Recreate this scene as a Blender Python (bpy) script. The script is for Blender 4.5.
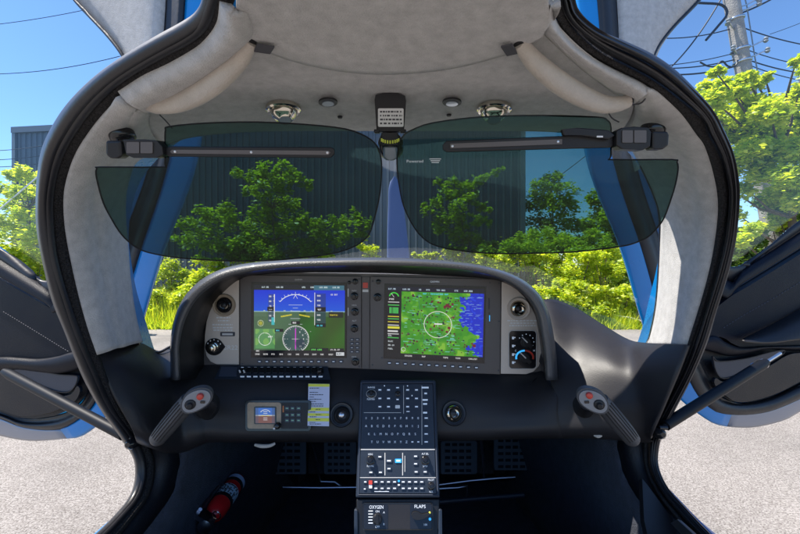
import bpy, math, random
import numpy as np
from mathutils import Vector, Matrix, noise
from mathutils.geometry import tessellate_polygon
S = bpy.context.scene
for o in list(bpy.data.objects): bpy.data.objects.remove(o)
COL = S.collection
rnd = random.Random(7)
# ------------------------------------------------------------------ camera
F = 378.0; H0 = 1.85
CAM = Vector((0, 0, H0))
cd = bpy.data.cameras.new('camera'); cam = bpy.data.objects.new('camera', cd); COL.objects.link(cam)
cam.location = CAM; cam.rotation_euler = (math.radians(90), 0, 0)
cd.sensor_width = 36; cd.lens = 36*F/800; cd.clip_start = 0.02; cd.clip_end = 3000
S.camera = cam
# ------------------------------------------------------------------ light
SUN_EL, SUN_AZ = 61.0, -89.0        # azimuth clockwise from +Y (ahead) towards +X
w = bpy.data.worlds.new("World"); S.world = w; w.use_nodes = True
nt = w.node_tree; bg = nt.nodes['Background']
sky = nt.nodes.new('ShaderNodeTexSky'); sky.sky_type = 'NISHITA'; sky.sun_disc = False
sky.sun_elevation = math.radians(SUN_EL); sky.sun_rotation = math.radians(SUN_AZ)
sky.air_density = 1.0; sky.dust_density = 0.1; sky.ozone_density = 9.0
nt.links.new(sky.outputs[0], bg.inputs[0]); bg.inputs[1].default_value = 0.125
sd = bpy.data.lights.new('sun', 'SUN'); sd.energy = 5.0; sd.angle = math.radians(.5); sd.color = (1, .93, .83)
so = bpy.data.objects.new('sun', sd); COL.objects.link(so)
e, a = math.radians(SUN_EL), math.radians(SUN_AZ)
sdir = Vector((math.cos(e)*math.sin(a), math.cos(e)*math.cos(a), math.sin(e)))
so.rotation_euler = sdir.to_track_quat('Z', 'Y').to_euler()
S.view_settings.view_transform = 'Standard'; S.view_settings.look = 'None'
S.view_settings.gamma = 1; S.view_settings.use_curve_mapping = False
EXPO = 1.0
S.view_settings.exposure = EXPO
EM = 1.0/2**EXPO
S.render.engine = 'CYCLES'
S.cycles.max_bounces = 10; S.cycles.transparent_max_bounces = 16; S.cycles.diffuse_bounces = 5
# ------------------------------------------------------------------ projection helpers
def ray(px, py): return Vector(((px-400)/F, 1.0, (267-py)/F))
def P(px, py, d): return CAM + ray(px, py)*d
def T(px, py, k=1.0):
    """point of the cabin's tube-like wall seen in the direction px,py"""
    r = ray(px, py); h = .275 if r.z > 0 else .98
    n = 2.6
    v = (abs(r.x)/.60)**n + (abs(r.z)/h)**n
    return CAM + r*(v**(-1/n)*k)
def cr(pts, n):
    """Catmull-Rom resample, equal arc steps"""
    A = np.array([tuple(p) for p in pts], float)
    if len(A) == 2: return [A[0]+(A[1]-A[0])*t for t in np.linspace(0, 1, n)]
    E = np.vstack([2*A[0]-A[1], A, 2*A[-1]-A[-2]])
    out = []
    for i in range(len(A)-1):
        p0, p1, p2, p3 = E[i:i+4]
        for t in np.linspace(0, 1, 12, endpoint=False):
            out.append(.5*((2*p1)+(-p0+p2)*t+(2*p0-5*p1+4*p2-p3)*t*t+(-p0+3*p1-3*p2+p3)*t**3))
    out.append(A[-1]); out = np.array(out)
    L = np.r_[0, np.cumsum(np.linalg.norm(np.diff(out, axis=0), axis=1))]
    s = np.linspace(0, L[-1], n)
    return list(np.stack([np.interp(s, L, out[:, k]) for k in range(out.shape[1])], 1))
def crp(pts, n):
    """Catmull-Rom with uniform parameter (keeps control points aligned)"""
    A = np.array([tuple(p) for p in pts], float); E = np.vstack([2*A[0]-A[1], A, 2*A[-1]-A[-2]])
    out = []
    for i in range(len(A)-1):
        p0, p1, p2, p3 = E[i:i+4]
        for t in np.linspace(0, 1, n, endpoint=False):
            out.append(.5*((2*p1)+(-p0+p2)*t+(2*p0-5*p1+4*p2-p3)*t*t+(-p0+3*p1-3*p2+p3)*t**3))
    out.append(A[-1]); return out
# ------------------------------------------------------------------ object helpers
def thing(name, label, cat, loc=None, group=None):
    o = bpy.data.objects.new(name, None); COL.objects.link(o); o.empty_display_size = .05
    o.location = loc if loc is not None else (0, 0, 0)
    o['label'] = label; o['category'] = cat
    if group: o['group'] = group
    return o
def tag(o, label, cat, group=None):
    o['label'] = label; o['category'] = cat
    if group: o['group'] = group
    return o
def root_loc(p):
    v = Vector((0, 0, 0))
    while p is not None: v += p.location; p = p.parent
    return v
def mesh(name, V, Fc, mat, parent=None, smooth=False, origin=None):
    off = root_loc(parent) if parent is not None else (Vector(origin) if origin is not None else Vector((0, 0, 0)))
    me = bpy.data.meshes.new(name)
    me.from_pydata([tuple(Vector(v)-off) for v in V], [], [tuple(f) for f in Fc])
    me.materials.append(mat)
    if smooth: me.polygons.foreach_set('use_smooth', [True]*len(me.polygons))
    me.update()
    o = bpy.data.objects.new(name, me); COL.objects.link(o)
    if parent is not None: o.parent = parent
    elif origin is not None: o.location = origin
    return o
def struct(o): o['kind'] = 'structure'; return o
def solid(o, t, off=1): m = o.modifiers.new('solid', 'SOLIDIFY'); m.thickness = t; m.offset = off; return o
def bev(o, wd, seg=2, ang=40):
    m = o.modifiers.new('bevel', 'BEVEL'); m.width = wd; m.segments = seg; m.limit_method = 'ANGLE'; m.angle_limit = math.radians(ang)
    return o
def grid(name, rows, mat, parent=None, thick=0, closed=False, smooth=True, origin=None):
    n = len(rows[0]); V = [v for r in rows for v in r]; Fc = []
    for i in range(len(rows)-1):
        for j in range(n if closed else n-1):
            k = (j+1) % n
            Fc.append((i*n+j, i*n+k, (i+1)*n+k, (i+1)*n+j))
    o = mesh(name, V, Fc, mat, parent, smooth, origin)
    if thick: solid(o, thick)
    return o
class MB:
    def __init__(s): s.V = []; s.F = []
    def add(s, V, Fc): b = len(s.V); s.V += [Vector(v) for v in V]; s.F += [tuple(b+i for i in f) for f in Fc]; return s
    def tube(s, pts, rad, seg=8, caps=True, up=None, flat=1.0):
        pts = [Vector(p) for p in pts]; n = len(pts)
        R = rad if hasattr(rad, '__len__') else [rad]*n
        V = []; prev = None
        for i, p in enumerate(pts):
            d = (pts[min(i+1, n-1)]-pts[max(i-1, 0)]).normalized()
            if prev is None:
                ref = Vector(up) if up is not None else (Vector((0, 0, 1)) if abs(d.z) < .9 else Vector((1, 0, 0)))
                a = (ref-d*ref.dot(d)).normalized()
            else: a = (prev-d*prev.dot(d)).normalized()
            prev = a; b = d.cross(a)
            for k in range(seg):
                t = 2*math.pi*k/seg; V.append(p+a*(math.cos(t)*R[i])+b*(math.sin(t)*R[i]*flat))
        Fc = [(i*seg+k, i*seg+(k+1) % seg, (i+1)*seg+(k+1) % seg, (i+1)*seg+k) for i in range(n-1) for k in range(seg)]
        if caps: Fc += [tuple(range(seg))[::-1], tuple((n-1)*seg+k for k in range(seg))]
        return s.add(V, Fc)
    def box(s, c, x, y, z, sx, sy, sz):
        c = Vector(c); V = [c+x*(i*sx/2)+y*(j*sy/2)+z*(k*sz/2) for i in (-1, 1) for j in (-1, 1) for k in (-1, 1)]
        return s.add(V, [(0, 1, 3, 2), (4, 6, 7, 5), (0, 4, 5, 1), (2, 3, 7, 6), (0, 2, 6, 4), (1, 5, 7, 3)])
    def poly(s, pts, v):
        """prism: pts (3d list) extruded by vector v"""
        n = len(pts); pts = [Vector(p) for p in pts]; v = Vector(v)
        tr = [tuple(t) for t in tessellate_polygon([pts])]
        V = pts+[p+v for p in pts]
        Fc = tr+[tuple(i+n for i in t)[::-1] for t in tr]
        Fc += [(i, (i+1) % n, (i+1) % n+n, i+n) for i in range(n)]
        return s.add(V, Fc)
    def lathe(s, c, ax, prof, seg=24, ref=None):
        """prof: list (radius, height) along ax"""
        c = Vector(c); ax = Vector(ax).normalized(); ref = Vector(ref) if ref is not None else (Vector((0, 0, 1)) if abs(ax.z) < .9 else Vector((1, 0, 0)))
        a = (ref-ax*ref.dot(ax)).normalized(); b = ax.cross(a); V = []
        for r, h in prof:
            for k in range(seg):
                t = 2*math.pi*k/seg; V.append(c+ax*h+(a*math.cos(t)+b*math.sin(t))*r)
        n = len(prof)
        Fc = [(i*seg+k, i*seg+(k+1) % seg, (i+1)*seg+(k+1) % seg, (i+1)*seg+k) for i in range(n-1) for k in range(seg)]
        Fc += [tuple(range(seg))[::-1], tuple((n-1)*seg+k for k in range(seg))]
        return s.add(V, Fc)
    def build(s, name, mat, parent=None, smooth=False, origin=None):
        o = mesh(name, s.V, s.F, mat, parent, False, origin)
        me = o.data; import bmesh
        bm = bmesh.new(); bm.from_mesh(me); bmesh.ops.recalc_face_normals(bm, faces=bm.faces); bm.to_mesh(me); bm.free()
        if smooth:
            me.polygons.foreach_set('use_smooth', [True]*len(me.polygons))
            me.set_sharp_from_angle(angle=math.radians(45))
        return o
class Plane:
    """a flat face of a real thing, given by three points; maps view directions onto it"""
    def __init__(s, p0, p1, p2):
        s.o = Vector(p0); n = (Vector(p1)-s.o).cross(Vector(p2)-s.o).normalized()
        if n.dot(CAM-s.o) < 0: n = -n
        s.n = n; s.u = Vector((1, 0, 0)); s.u = (s.u-n*s.u.dot(n)).normalized(); s.v = n.cross(s.u)
        if s.v.z < 0: s.v = -s.v
    def at(s, px, py, h=0):
        r = ray(px, py); t = (s.o-CAM).dot(s.n)/r.dot(s.n); return CAM+r*t+s.n*h
    def poly(s, mb, pts, h0, h1): return mb.poly([s.at(x, y, h0) for x, y in pts], s.n*(h1-h0))
    def quad(s, mb, x0, y0, x1, y1, h0, h1): return s.poly(mb, [(x0, y0), (x1, y0), (x1, y1), (x0, y1)], h0, h1)
    def rquad(s, mb, x0, y0, x1, y1, r, h0, h1): return s.poly(mb, rrect(x0, y0, x1, y1, r), h0, h1)
    def knob(s, mb, px, py, r, h, h0=0, seg=20):
        m = r/F*(s.at(px, py)-CAM).y
        return mb.lathe(s.at(px, py), s.n, [(m*1.0, h0), (m, h0+h*.35), (m*.86, h0+h*.42), (m*.8, h0+h*.94), (m*.66, h0+h)], seg, s.v)
def rrect(x0, y0, x1, y1, r, n=4):
    out = []
    for cx, cy, a0 in ((x1-r, y0+r, -90), (x1-r, y1-r, 0), (x0+r, y1-r, 90), (x0+r, y0+r, 180)):
        for i in range(n+1):
            a = math.radians(a0+90*i/n); out.append((cx+r*math.cos(a), cy+r*math.sin(a)))
    return out
def tplane(px, py, k=1.0):
    e = 3; return Plane(T(px, py, k), T(px+e, py, k), T(px, py+e, k))
def letter(mb, pl, px, py, txt, hpx, h=.0006, align='C', wpx=None):
    """txt written flat on plane pl; hpx capital height in photo pixels"""
    cu = bpy.data.curves.new('t', 'FONT'); cu.body = txt; cu.size = 1; cu.resolution_u = 2
    o = bpy.data.objects.new('t', cu); COL.objects.link(o)
    dg = bpy.context.evaluated_depsgraph_get(); dg.update()
    me = bpy.data.meshes.new_from_object(o.evaluated_get(dg))
    V = np.array([v.co[:] for v in me.vertices]) if len(me.vertices) else np.zeros((0, 3))
    Fc = [tuple(p.vertices) for p in me.polygons]
    bpy.data.objects.remove(o); bpy.data.curves.remove(cu); bpy.data.meshes.remove(me)
    if not len(V): return
    V[:, 0] -= (V[:, 0].max()+V[:, 0].min())/2 if align == 'C' else V[:, 0].min()
    s0 = pl.at(px, py, h); sc = hpx/F*(s0-CAM).y/.7; V[:, 1] -= .35
    sx = sc if wpx is None else wpx/F*(s0-CAM).y/max(1e-6, V[:, 0].max()-V[:, 0].min())
    mb.add([s0+pl.u*(v[0]*sx)+pl.v*(v[1]*sc) for v in V], Fc)
# ------------------------------------------------------------------ materials
def mat(name, col, rough=.5, metal=0, bump=0, bscale=200, var=0, vscale=8, spec=.5, emit=None, es=0, coat=0, tex='noise', bdist=.002, sheen=0):
    m = bpy.data.materials.new(name); m.use_nodes = True; t = m.node_tree; b = t.nodes['Principled BSDF']
    b.inputs['Base Color'].default_value = (*col, 1); b.inputs['Roughness'].default_value = rough; b.inputs['Metallic'].default_value = metal
    b.inputs['Specular IOR Level'].default_value = spec; b.inputs['Coat Weight'].default_value = coat
    if sheen: b.inputs['Sheen Weight'].default_value = sheen; b.inputs['Sheen Roughness'].default_value = .5
    tc = t.nodes.new('ShaderNodeTexCoord')
    if var:
        n = t.nodes.new('ShaderNodeTexNoise'); n.inputs['Scale'].default_value = vscale; n.inputs['Detail'].default_value = 8; n.inputs['Roughness'].default_value = .65
        r = t.nodes.new('ShaderNodeMapRange'); r.inputs[1].default_value = .3; r.inputs[2].default_value = .7; r.inputs[3].default_value = 1-var; r.inputs[4].default_value = 1+var
        mx = t.nodes.new('ShaderNodeVectorMath'); mx.operation = 'SCALE'; mx.inputs[0].default_value = col
        t.links.new(tc.outputs['Object'], n.inputs['Vector']); t.links.new(n.outputs[0], r.inputs[0]); t.links.new(r.outputs[0], mx.inputs['Scale'])
        t.links.new(mx.outputs[0], b.inputs['Base Color'])
        r2 = t.nodes.new('ShaderNodeMapRange'); r2.inputs[1].default_value = .3; r2.inputs[2].default_value = .7; r2.inputs[3].default_value = max(0, rough-.08); r2.inputs[4].default_value = min(1, rough+.1)
        t.links.new(n.outputs[0], r2.inputs[0]); t.links.new(r2.outputs[0], b.inputs['Roughness'])
    if bump:
        if tex == 'voronoi': n = t.nodes.new('ShaderNodeTexVoronoi'); out = n.outputs['Distance']
        else: n = t.nodes.new('ShaderNodeTexNoise'); n.inputs['Detail'].default_value = 4; out = n.outputs[0]
        n.inputs['Scale'].default_value = bscale
        bp = t.nodes.new('ShaderNodeBump'); bp.inputs['Strength'].default_value = bump; bp.inputs['Distance'].default_value = bdist
        t.links.new(tc.outputs['Object'], n.inputs['Vector']); t.links.new(out, bp.inputs['Height']); t.links.new(bp.outputs[0], b.inputs['Normal'])
    if emit: b.inputs['Emission Color'].default_value = (*emit, 1); b.inputs['Emission Strength'].default_value = es
    return m
M = {}
M['suede'] = mat('grey_suede', (.42, .41, .398), .9, bump=.7, bscale=520, var=.17, vscale=60, sheen=.3, spec=.2)
M['suede_warm'] = mat('warm_suede', (.43, .385, .335), .88, bump=.5, bscale=420, var=.1, vscale=30, sheen=.3, spec=.2)
M['leather'] = mat('black_leather', (.008, .009, .013), .40, spec=.35, bump=.45, bscale=520, tex='voronoi', var=.15, vscale=6, bdist=.0012)
M['door_leather'] = mat('navy_black_door_leather', (.0045, .006, .012), .5, bump=.4, bscale=520, tex='voronoi', var=.2, vscale=5, bdist=.0012, spec=.2)
M['strut'] = mat('painted_strut', (.006, .007, .010), .5, spec=.2)
M['leather_brown'] = mat('brown_black_leather', (.020, .0185, .0205), .46, spec=.35, bump=.12, bscale=520, tex='voronoi', var=.12, vscale=6, bdist=.001)
M['rubber'] = mat('black_rubber', (.011, .011, .014), .42, bump=.2, bscale=90, var=.2, vscale=14)
M['fuzz'] = mat('woven_black_trim', (.022, .021, .022), .8, bump=1, bscale=420, spec=.25, bdist=.006, var=.95, vscale=330)
M['plastic'] = mat('black_plastic', (.012, .012, .014), .42, spec=.35, bump=.25, bscale=700, var=.15, vscale=9, bdist=.0008)
M['gloss'] = mat('gloss_black', (.012, .012, .014), .16)
M['bezel'] = mat('dark_bezel', (.095, .083, .08), .42, bump=.15, bscale=900, var=.08, bdist=.0005)
M['silver'] = mat('satin_panel', (.60, .52, .45), .45, metal=.2, bump=.1, bscale=900, var=.05, vscale=3)
M['chrome'] = mat('chrome', (.62, .57, .48), .12, metal=1)
M['steel'] = mat('brushed_steel', (.55, .56, .6), .28, metal=1)
M['navy'] = mat('blue_black_console', (.015, .022, .036), .42, bump=.15, bscale=900, var=.1, bdist=.0005)
M['key'] = mat('key_cap', (.035, .045, .07), .5)
M['ink'] = mat('white_lettering', (.75, .78, .82), .6, emit=(.6, .75, 1), es=.15*EM)
M['inkdark'] = mat('dark_lettering', (.06, .06, .07), .7)
M['inkgrey'] = mat('pale_lettering', (.62, .6, .58), .6)
M['carpet'] = mat('black_carpet', (.045, .05, .068), .95, bump=1, bscale=300, var=.3, vscale=40, bdist=.004)
M['blue'] = mat('blue_paint', (.002, .21, .56), .3, coat=.15, var=.03, vscale=2)
M['paint_silver'] = mat('silver_paint', (.26, .28, .33), .3, metal=.4, coat=.2)
M['paint_white'] = mat('white_paint', (.75, .76, .78), .25, coat=.5)
M['red'] = mat('red_enamel', (.65, .015, .018), .25, coat=.3)
M['redbtn'] = mat('red_button', (.55, .05, .03), .35)
M['white'] = mat('white_placard', (.7, .7, .7), .6)
M['yellow'] = mat('yellow_band', (.72, .72, .08), .6)
M['lilac'] = mat('pale_paper', (.56, .58, .72), .6)
M['tan'] = mat('tan_veneer', (.34, .26, .18), .5, var=.2, vscale=60)
M['grip'] = mat('ribbed_grip', (.06, .058, .06), .55, bump=.3, bscale=500, var=.1, bdist=.001)
M['gripplate'] = mat('grip_plate', (.2, .22, .25), .35, metal=.5)
M['lens'] = mat('light_lens', (.35, .4, .45), .15, coat=1)
M['dome'] = mat('dome_lens', (.7, .72, .75), .3)
M['bluekey'] = mat('lit_blue_key', (.02, .2, .6), .4, emit=(.05, .5, 1), es=.8*EM)
M['prop'] = mat('blade_blue_sheen', (.05, .085, .19), .5, var=.05)  # blue reflection on the dark blade is put into its base colour
M['bark'] = mat('bark', (.12, .09, .06), .9, bump=1, bscale=25, var=.3, vscale=10, bdist=.02)
M['polewood'] = mat('weathered_pole_wood', (.32, .29, .27), .85, bump=.8, bscale=30, var=.25, vscale=6, bdist=.02)
M['wire'] = mat('black_wire', (.015, .015, .02), .5)
M['insul'] = mat('grey_insulator', (.2, .22, .25), .4)
def glassmat(name, tint, glossy=.04, rough=.02):
    m = bpy.data.materials.new(name); m.use_nodes = True; t = m.node_tree; t.nodes.clear()
    o = t.nodes.new('ShaderNodeOutputMaterial'); mx = t.nodes.new('ShaderNodeMixShader'); tr = t.nodes.new('ShaderNodeBsdfTransparent'); g = t.nodes.new('ShaderNodeBsdfGlossy')
    fr = t.nodes.new('ShaderNodeLayerWeight'); fr.inputs[0].default_value = .5
    pw = t.nodes.new('ShaderNodeMath'); pw.operation = 'POWER'; pw.inputs[1].default_value = 5
    ml = t.nodes.new('ShaderNodeMath'); ml.operation = 'MULTIPLY_ADD'; ml.inputs[1].default_value = .4; ml.inputs[2].default_value = glossy; ml.use_clamp = True
    tr.inputs[0].default_value = (*tint, 1); g.inputs['Roughness'].default_value = rough; g.inputs[0].default_value = (1, 1, 1, 1)
    t.links.new(fr.outputs['Facing'], pw.inputs[0]); t.links.new(pw.outputs[0], ml.inputs[0]); t.links.new(ml.outputs[0], mx.inputs[0]); t.links.new(tr.outputs[0], mx.inputs[1]); t.links.new(g.outputs[0], mx.inputs[2]); t.links.new(mx.outputs[0], o.inputs[0])
    return m
M['hood'] = mat('sunlit_hood_leather', (.055, .056, .06), .42, spec=.6, coat=.35, bump=.45, bscale=480, tex='voronoi', bdist=.0012)  # black leather, base colour lightened to look sunlit
M['glass'] = glassmat('clear_glass', (.96, .975, .985), .03)
M['tint'] = glassmat('tinted_visor', (.33, .475, .455), .012)
M['doorglass'] = glassmat('door_glass', (.92, .95, .96), .02)
def leafmat(name, c1, c2, trans=.5):
    m = bpy.data.materials.new(name); m.use_nodes = True; t = m.node_tree; t.nodes.clear()
    o = t.nodes.new('ShaderNodeOutputMaterial'); g = t.nodes.new('ShaderNodeNewGeometry'); cr_ = t.nodes.new('ShaderNodeMix'); cr_.data_type = 'RGBA'
    cr_.inputs[6].default_value = (*c1, 1); cr_.inputs[7].default_value = (*c2, 1)
    t.links.new(g.outputs['Random Per Island'], cr_.inputs[0])
    d = t.nodes.new('ShaderNodeBsdfDiffuse'); tr = t.nodes.new('ShaderNodeBsdfTranslucent'); mx = t.nodes.new('ShaderNodeMixShader'); mx.inputs[0].default_value = trans
    gl = t.nodes.new('ShaderNodeBsdfGlossy'); gl.inputs['Roughness'].default_value = .45; m2 = t.nodes.new('ShaderNodeMixShader'); m2.inputs[0].default_value = .04
    sc = t.nodes.new('ShaderNodeVectorMath'); sc.operation = 'MULTIPLY'; sc.inputs[1].default_value = (1.9, 1.7, .7)
    t.links.new(cr_.outputs[2], d.inputs[0]); t.links.new(cr_.outputs[2], sc.inputs[0]); t.links.new(sc.outputs[0], tr.inputs[0])
    t.links.new(d.outputs[0], mx.inputs[1]); t.links.new(tr.outputs[0], mx.inputs[2]); t.links.new(mx.outputs[0], m2.inputs[1]); t.links.new(gl.outputs[0], m2.inputs[2]); t.links.new(m2.outputs[0], o.inputs[0])
    return m
M['leaf'] = leafmat('leaves_fresh', (.17, .29, .015), (.38, .46, .05), .6)
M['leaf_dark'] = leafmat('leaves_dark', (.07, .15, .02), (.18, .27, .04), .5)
M['leaf_yellow'] = leafmat('leaves_yellow_green', (.25, .39, .025), (.56, .61, .07), .6)
def vcmat(name, es, spec=.5):
    m = bpy.data.materials.new(name); m.use_nodes = True; t = m.node_tree; b = t.nodes['Principled BSDF']
    at = t.nodes.new('ShaderNodeAttribute'); at.attribute_name = 'pix'
    b.inputs['Base Color'].default_value = (.01, .01, .012, 1); b.inputs['Roughness'].default_value = .12; b.inputs['Specular IOR Level'].default_value = spec
    t.links.new(at.outputs['Color'], b.inputs['Emission Color']); b.inputs['Emission Strength'].default_value = es
    return m
M['screen'] = vcmat('lit_screen', .85*EM)
def screen_mesh(name, pl, quad, img, parent, h):
    """img: H x W x 3 linear colours, row 0 on top; quad: photo px corners tl,tr,br,bl"""
    Hn, Wn, _ = img.shape; q = [Vector((x, y, 0)) for x, y in quad]; V = []
    for j in range(Hn):
        for i in range(Wn):
            s, t = i/(Wn-1), j/(Hn-1); p = (q[0]*(1-s)+q[1]*s)*(1-t)+(q[3]*(1-s)+q[2]*s)*t
            V.append(pl.at(p.x, p.y, h))
    Fc = [(j*Wn+i, (j+1)*Wn+i, (j+1)*Wn+i+1, j*Wn+i+1) for j in range(Hn-1) for i in range(Wn-1)]
    o = mesh(name, V, Fc, M['screen'], parent)
    ca = o.data.color_attributes.new('pix', 'FLOAT_COLOR', 'POINT')
    a = np.ones((Hn*Wn, 4), np.float32); a[:, :3] = img.reshape(-1, 3); ca.data.foreach_set('color', a.ravel())
    return o
#PART2
# ================================================================== CABIN
cabin = thing('aircraft_cabin', 'grey suede and black cabin shell of a light aircraft seen from between the front seats', 'aircraft cabin', (0, .8, H0-1.0))
O_L = [(214,-40),(208,2),(199,18),(184,28),(158,42),(126,61),(98,81),(72.5,106),(55.6,131),(45.5,155),(41,190),(41,227),(47,262),(56,299),(69,332),(85,373),(102,405),(123,436),(136,456),(138,478),(132,498),(116,518),(98,536),(70,560),(30,590)]
M_L = [(222,-40),(213,2),(205,24),(190,38),(155,57),(120,79),(94,104),(72,135),(58,163),(51,195),(51,230),(55,262),(66,299),(79,336),(95,373),(110,405),(131,434),(142,456),(144,476),(138,498),(122,518),(105,536),(77,562),(40,592)]
I_L = [(240,-40),(230,2),(223,27),(205,48),(176,64),(148,77),(121,95),(98,116),(77.5,145),(66,175),(62,200),(64,235),(73,280),(84,321),(96,355),(109,391),(126,422),(141,438),(150,455),(152,474),(146,496),(132,516),(116,536),(88,565),(50,595)]
O_R = [(566,-40),(575,5),(583,17.5),(600,30),(625.5,41),(653,54),(676,70),(700,94),(716,114),(731,145),(737,167),(739,197),(737,235),(729,272),(716,313.5),(707,344),(691,380),(674,412.6),(663.5,434),(659,449),(659,467),(669,489),(687,509),(709,532),(740,562),(790,600)]
M_R = [(556,-40),(564,5),(567,16),(575,28),(600,50),(630,66),(660,83),(700,115),(709,132),(721,155),(728,180),(730,200),(725,239),(719,265),(710,295),(697,335),(683,372),(664,408),(652,432),(650,449),(651,470),(662,492),(679,513),(698,534),(730,564),(780,602)]
I_R = [(545,-40),(552,2),(556.5,20),(570,39),(588,54),(613,68),(640.5,81.5),(660.6,95),(680.6,113),(696,134),(704,145),(713,172),(718,205),(714,246),(705,287),(690,336),(673,383),(659,415),(645,438),(643,456),(647,474),(658,496),(676,518),(690,538),(720,568),(770,606)]
N = 180
def band(name, A, B, mat_, bulge, ks=(1, 1), n=N, m=9, parent=cabin, closedback=.0, thick=.006):
    a = cr([(x, y, 0) for x, y in A], n); b = cr([(x, y, 0) for x, y in B], n); rows = []
    for i in range(m):
        u = i/(m-1)
        k = ks[0]+(ks[1]-ks[0])*u - bulge*math.sin(math.pi*u)**.7
        rows.append([T(a[j][0]+(b[j][0]-a[j][0])*u, a[j][1]+(b[j][1]-a[j][1])*u, k) for j in range(n)])
    return grid(name, rows, mat_, parent, thick)
def lerp2(A, B, u): return [(a[0]+(b[0]-a[0])*u, a[1]+(b[1]-a[1])*u) for a, b in zip(A, B)]
for A, Mi, I in ((O_L, M_L, I_L), (O_R, M_R, I_R)):
    A, Mi, I = [[(x0+(-62 if x0 < 400 else 62), -190), (x0+(-20 if x0 < 400 else 20), -110)]+l for l, x0 in ((A, A[0][0]), (Mi, Mi[0][0]), (I, I[0][0]))]
    a = cr([(x, y, 0) for x, y in A], 80); m_ = cr([(x, y, 0) for x, y in Mi], 80); i_ = cr([(x, y, 0) for x, y in I], 80)
    g1 = lerp2(a, m_, .48); g2 = lerp2(a, m_, .60)
    sl = band('door_seal', a_ := [(p[0], p[1]) for p in a], g1, M['rubber'], .03, (1.03, .985))
    band('seal_lip', g1, [(p[0], p[1]) for p in m_], M['rubber'], .02, (.99, .985), m=7, parent=sl)
    band('woven_trim', [(p[0], p[1]) for p in m_], [(p[0], p[1]) for p in i_], M['fuzz'], .012, (.99, .965), m=5)
    # outer fuselage skin beyond the seal
    rows = []
    for k, dx in ((1.035, .010), (1.045, .018), (1.07, .04), (1.12, .11)):
        rows.append([T(p[0], p[1], k) + Vector((0, dx*2, 0)) for p in a])
    grid('fuselage_skin', rows, M['blue'], cabin, .004)
# windshield opening edge
W_top = [(165,147),(185,139),(215,134.5),(250,132),(300,131),(350,131),(400,131),(450,131),(500,131),(550,132),(590,136),(612,140)]
W_L = [(165,147),(145,150),(132,157),(126,170),(121,190),(120,215),(122,240),(125,280),(130,315),(137,345)]
W_R = [(612,140),(628,146),(640,166),(652,192),(659,216),(659,254),(656,302),(650,334),(645,346)]
# headliner (front): Coons patch in viewing angles, thrown on the tube
def coons_px(top, bot, left, right, n, m):
    t = cr([(x, y, 0) for x, y in top], n); b = cr([(x, y, 0) for x, y in bot], n); l = cr([(x, y, 0) for x, y in left], m); r = cr([(x, y, 0) for x, y in right], m)
    out = []
    for j in range(m):
        v = j/(m-1); row = []
        for i in range(n):
            u = i/(n-1)
            p = (1-v)*t[i]+v*b[i]+(1-u)*l[j]+u*r[j]-((1-u)*(1-v)*t[0]+u*(1-v)*t[-1]+(1-u)*v*b[0]+u*v*b[-1])
            row.append((p[0], p[1]))
        out.append(row)
    return out
seam = [(249,28),(262,38),(285,48),(310,55.5),(340,61.5),(370,64.5),(400,64.5),(430,62),(460,57),(490,49),(515,40),(540,26)]
# front headliner between windshield header and the rear seam
L_edge = [(249,28),(235,46),(214,66),(190,84),(163,101),(146,107),(143,118),(152,134),(165,147)]
R_edge = [(540,26),(556,43),(575,60),(600,80),(622,96),(632,104),(631,116),(622,130),(612,140)]
px = coons_px(seam, W_top, L_edge, R_edge, 90, 50)
rows = []
for j, r in enumerate(px):
    v = j/49
    row = []
    for i, (x, y) in enumerate(r):
        u = i/89
        k = .975 + .012*math.sin(math.pi*min(1, v*1.2)) - .012*math.exp(-((v-.62)/.10)**2)*math.sin(math.pi*u) + .03*max(0, (v-.93)/.07)**2
        k += .004*noise.noise(Vector((x*.03, y*.03, 2)))
        row.append(T(x, y, k))
    rows.append(row)
hl = grid('headliner', rows, M['suede'], cabin, .012)
# header return down to the glass
grid('windshield_header', [[T(x, y, .995+.02*k)+Vector((0, .0, .004*k)) for x, y in [(q[0], q[1]-.5) for q in cr([(a[0], a[1], 0) for a in W_top], 60)]] for k in (0, 1, 3, 6)], M['suede'], cabin, .004)
# rear headliner panel, slightly lower, rounded edge
back = [(240,-60),(300,-62),(400,-64),(490,-62),(545,-60)]
px = coons_px(seam, back, [(249,28),(239,12),(236,0),(240,-60)], [(540,26),(551,12),(550,0),(545,-60)], 70, 24)
rows = []
for j, r in enumerate(px):
    k = .963 if j > 1 else (.985, .966)[j]
    rows.append([T(x, y, k+.003*noise.noise(Vector((x*.03, y*.04, 7)))) for x, y in r])
rl = grid('rear_headliner', rows, M['suede'], cabin, .012)
MB().tube([T(x, y+1.1, .953) for x, y, _ in cr([(a[0], a[1], 0) for a in seam], 60)], .0022, 6).build('headliner_seam', M['fuzz'], rl, True)
# roof carried on behind the camera's view, short
rows = [[T(x, -60, .963)+Vector(((x-392)/1000*s*1.2, -s, .004*s)) for x in np.linspace(240, 545, 30)] for s in (0, .1, .2, .35, .5)]
grid('roof_lining', rows, M['suede'], cabin, .012)
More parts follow.
